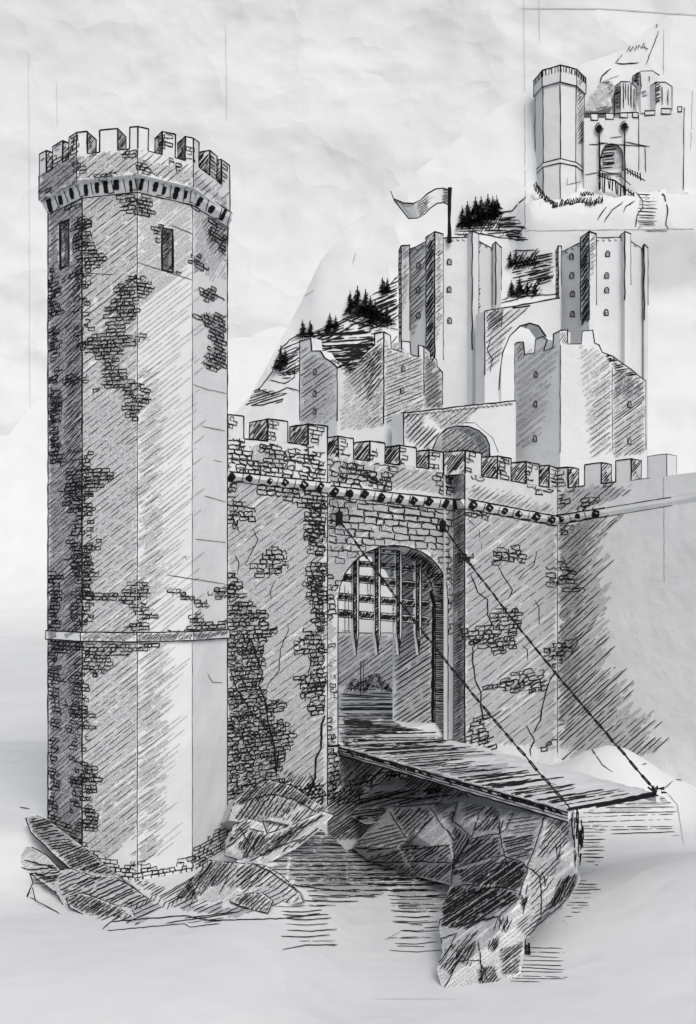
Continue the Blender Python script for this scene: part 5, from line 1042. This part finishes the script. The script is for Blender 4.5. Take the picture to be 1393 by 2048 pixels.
mb = MB(); q = wa.shift(.45); mb.slab([q.at(1195, 345), q.at(1195, 282), q.at(1252, 282), q.at(1252, 345)], (0, .2, 0)); pen = Pen(mb)
pen.hatch([(1202, 340), (1204, 300), (1222, 288), (1232, 292), (1224, 338)], 6, 5, 2.6, INK, brk=.1, zig=True); pen.tone([(1202, 340), (1204, 300), (1222, 288), (1244, 300), (1246, 340)], G1, 6, 5); mb.build('gate_leaf', far, root)
for px, top_, base, lab in ((1199, 254, 380, 'tiny post with a round black head left of the far gate'), (1250, 250, 398, 'tiny post with a round black head right of the far gate')):
    mb = MB(); d = D0 + .6; mb.line([P(px, base, d), P(px, top_, d)], 2.6, .6)
    for k in range(10):
        a = k * .63; mb.line([P(px, top_ + 2, d), P(px + 6 * math.cos(a), top_ + 2 + 7 * math.sin(a), d - .1)], 3)
    mb.line([P(px + 8 * math.cos(t * .7), top_ + 2 + 10 * math.sin(t * .7), d) for t in range(8)], 2); tag(mb.build('post', [ink, ink]), lab, 'post', 'posts at the far gate')
mb = MB(); d = D0 - .6                                                    # rail of the far bridge
for k in range(14):
    x = 1200 + k * 5.2; y = 348 + k * 3.2; mb.line([P(x, y - 6, d), P(x + R(-2, 4), y + R(14, 34), d)], R(1.6, 2.6), .6)
mb.line([P(1196, 350, d), P(1230, 362, d), P(1268, 390, d)], 2.6, .9); mb.line([P(1200, 340, d), P(1240, 352, d), P(1262, 370, d)], 1.8, .9)
tag(mb.build('bridge_rail', [ink, ink]), 'tiny black bridge railing sloping down in front of the far gate', 'railing')
mb = MB(); mb.line([P(1250, 336, d), P(1262, 346, d), P(1290, 362, d)], 2.4, .9)
for k in range(7): mb.line([P(1250 + k * 5, 334 + k * 2, d), P(1252 + k * 5, 346 + k * 2.5, d)], 2.2, .6)
tag(mb.build('bridge_rail', [ink, ink]), 'tiny short railing on the right side of the far bridge', 'railing')
def scrub(label, path, n, amp, w_=2.3):
    mb = MB(); pen = HILL
    for i in range(n):
        t = i / n * (len(path) - 1); k = min(int(t), len(path) - 2); f_ = t - k; x, y = lerp(path[k][0], path[k + 1][0], f_), lerp(path[k][1], path[k + 1][1], f_)
        h = HILL.hit(x, y); d = h[0].y - .3 if h else D0
        d = min(d, D0 - 1)
        mb.line([P(x + R(-3, 1), y + amp * R(.5, 1), d), P(x + R(2, 6), y - amp * R(.4, 1), d), P(x + R(4, 8), y + amp * R(.3, .9), d)], w_, .7)
    tag(mb.build('scrub', [ink, ink]), label, 'scrub')
scrub('black scribbled scrub down the left foot of the far round tower', [(1068, 368), (1082, 388), (1100, 405), (1112, 410)], 20, 8); scrub('black scribbled scrub along the right foot of the far round tower', [(1120, 405), (1150, 402), (1175, 405), (1205, 398)], 22, 9); scrub('short scribbled scrub above the other scrub by the far tower', [(1160, 388), (1185, 388)], 6, 5)
def minikeep(name, label, px0, px1, y0, y1, d, verts, hat, lean=0):
    root = thing(name, label, 'keep', (*X((px0 + px1) / 2, d), Z(y1, d))); m_ = (px0 + px1) / 2
    plan = [(px0, d + 1.2), (lerp(px0, px1, .3), d), (lerp(px0, px1, .72), d), (px1, d + 1.2)]; f = [X(*p) for p in plan]; c = (f[0] + f[-1]) / 2 + Vector((0, .4)); bk = [c + (c - p) * .9 for p in f[1:-1]]
    mb = MB(); mb.prism(f + bk, Z(y1 + 30, d), Z(y0, d)); pen = Pen(mb)
    for q, ang, gap, w_ in hat: pen.hatch(q, ang, gap, w_, INK, brk=.1, trim=2, step=6)
    for x, ya, yb in verts: pen.stroke([(x, ya), (x + R(-1, 1), (ya + yb) / 2), (x, yb)], 2)
    mb.line([(*p, Z(y0, d)) for p in f], 2.0, .8); mb.line([(*f[0], Z(y0, d)), (*f[0], Z(y1, d))], 2); mb.line([(*f[3], Z(y0, d)), (*f[3], Z(y1, d))], 2); mb.build('wall', far, root)
minikeep('far_keep', 'tiny far round keep with many upright lines, left of the three behind the far wall', 1230, 1272, 164, 222, 128.2, [(1241, 164, 220), (1247, 166, 218), (1257, 168, 210), (1262, 166, 215), (1268, 170, 220), (1252, 165, 200)], [([(1231, 168), (1241, 166), (1240, 218), (1231, 215)], 30, 4.5, 2.4)])
minikeep('far_keep', 'tiny far keep with a black left edge, tallest behind the far wall', 1266, 1321, 142, 195, 129, [(1282, 148, 180), (1299, 142, 165)], [([(1266, 146), (1281, 142), (1278, 172), (1270, 165)], 20, 3.2, 3.2), ([(1275, 182), (1292, 182), (1294, 195), (1278, 196)], 20, 4, 1.6)])
minikeep('far_keep', 'tiny far keep with a hatched stripe, right of the three behind the far wall', 1298, 1344, 164, 212, 128, [(1312, 168, 210), (1324, 164, 210), (1336, 180, 210)], [([(1311, 166), (1322, 165), (1320, 205), (1311, 210)], 25, 4, 2.4)])
root = rock('crag', 'tiny pale crag with a ragged dark edge behind the far wall', 'crag', [(1172, 222, 128.3), (1180, 195, 128.6), (1200, 168, 128.9), (1228, 164, 128.6), (1230, 180, 128.4), (1222, 200, 128.4), (1225, 212, 128.3), (1195, 222, 128.3)], (0, 2, -.5), extra=4, outline=False, mats=far,
     creases=[[(1202, 168), (1228, 164)], [(1215, 170), (1226, 172), (1217, 178), (1226, 184), (1216, 190), (1226, 196), (1218, 203), (1224, 208), (1215, 214), (1192, 219)], [(1174, 196), (1184, 187)]])
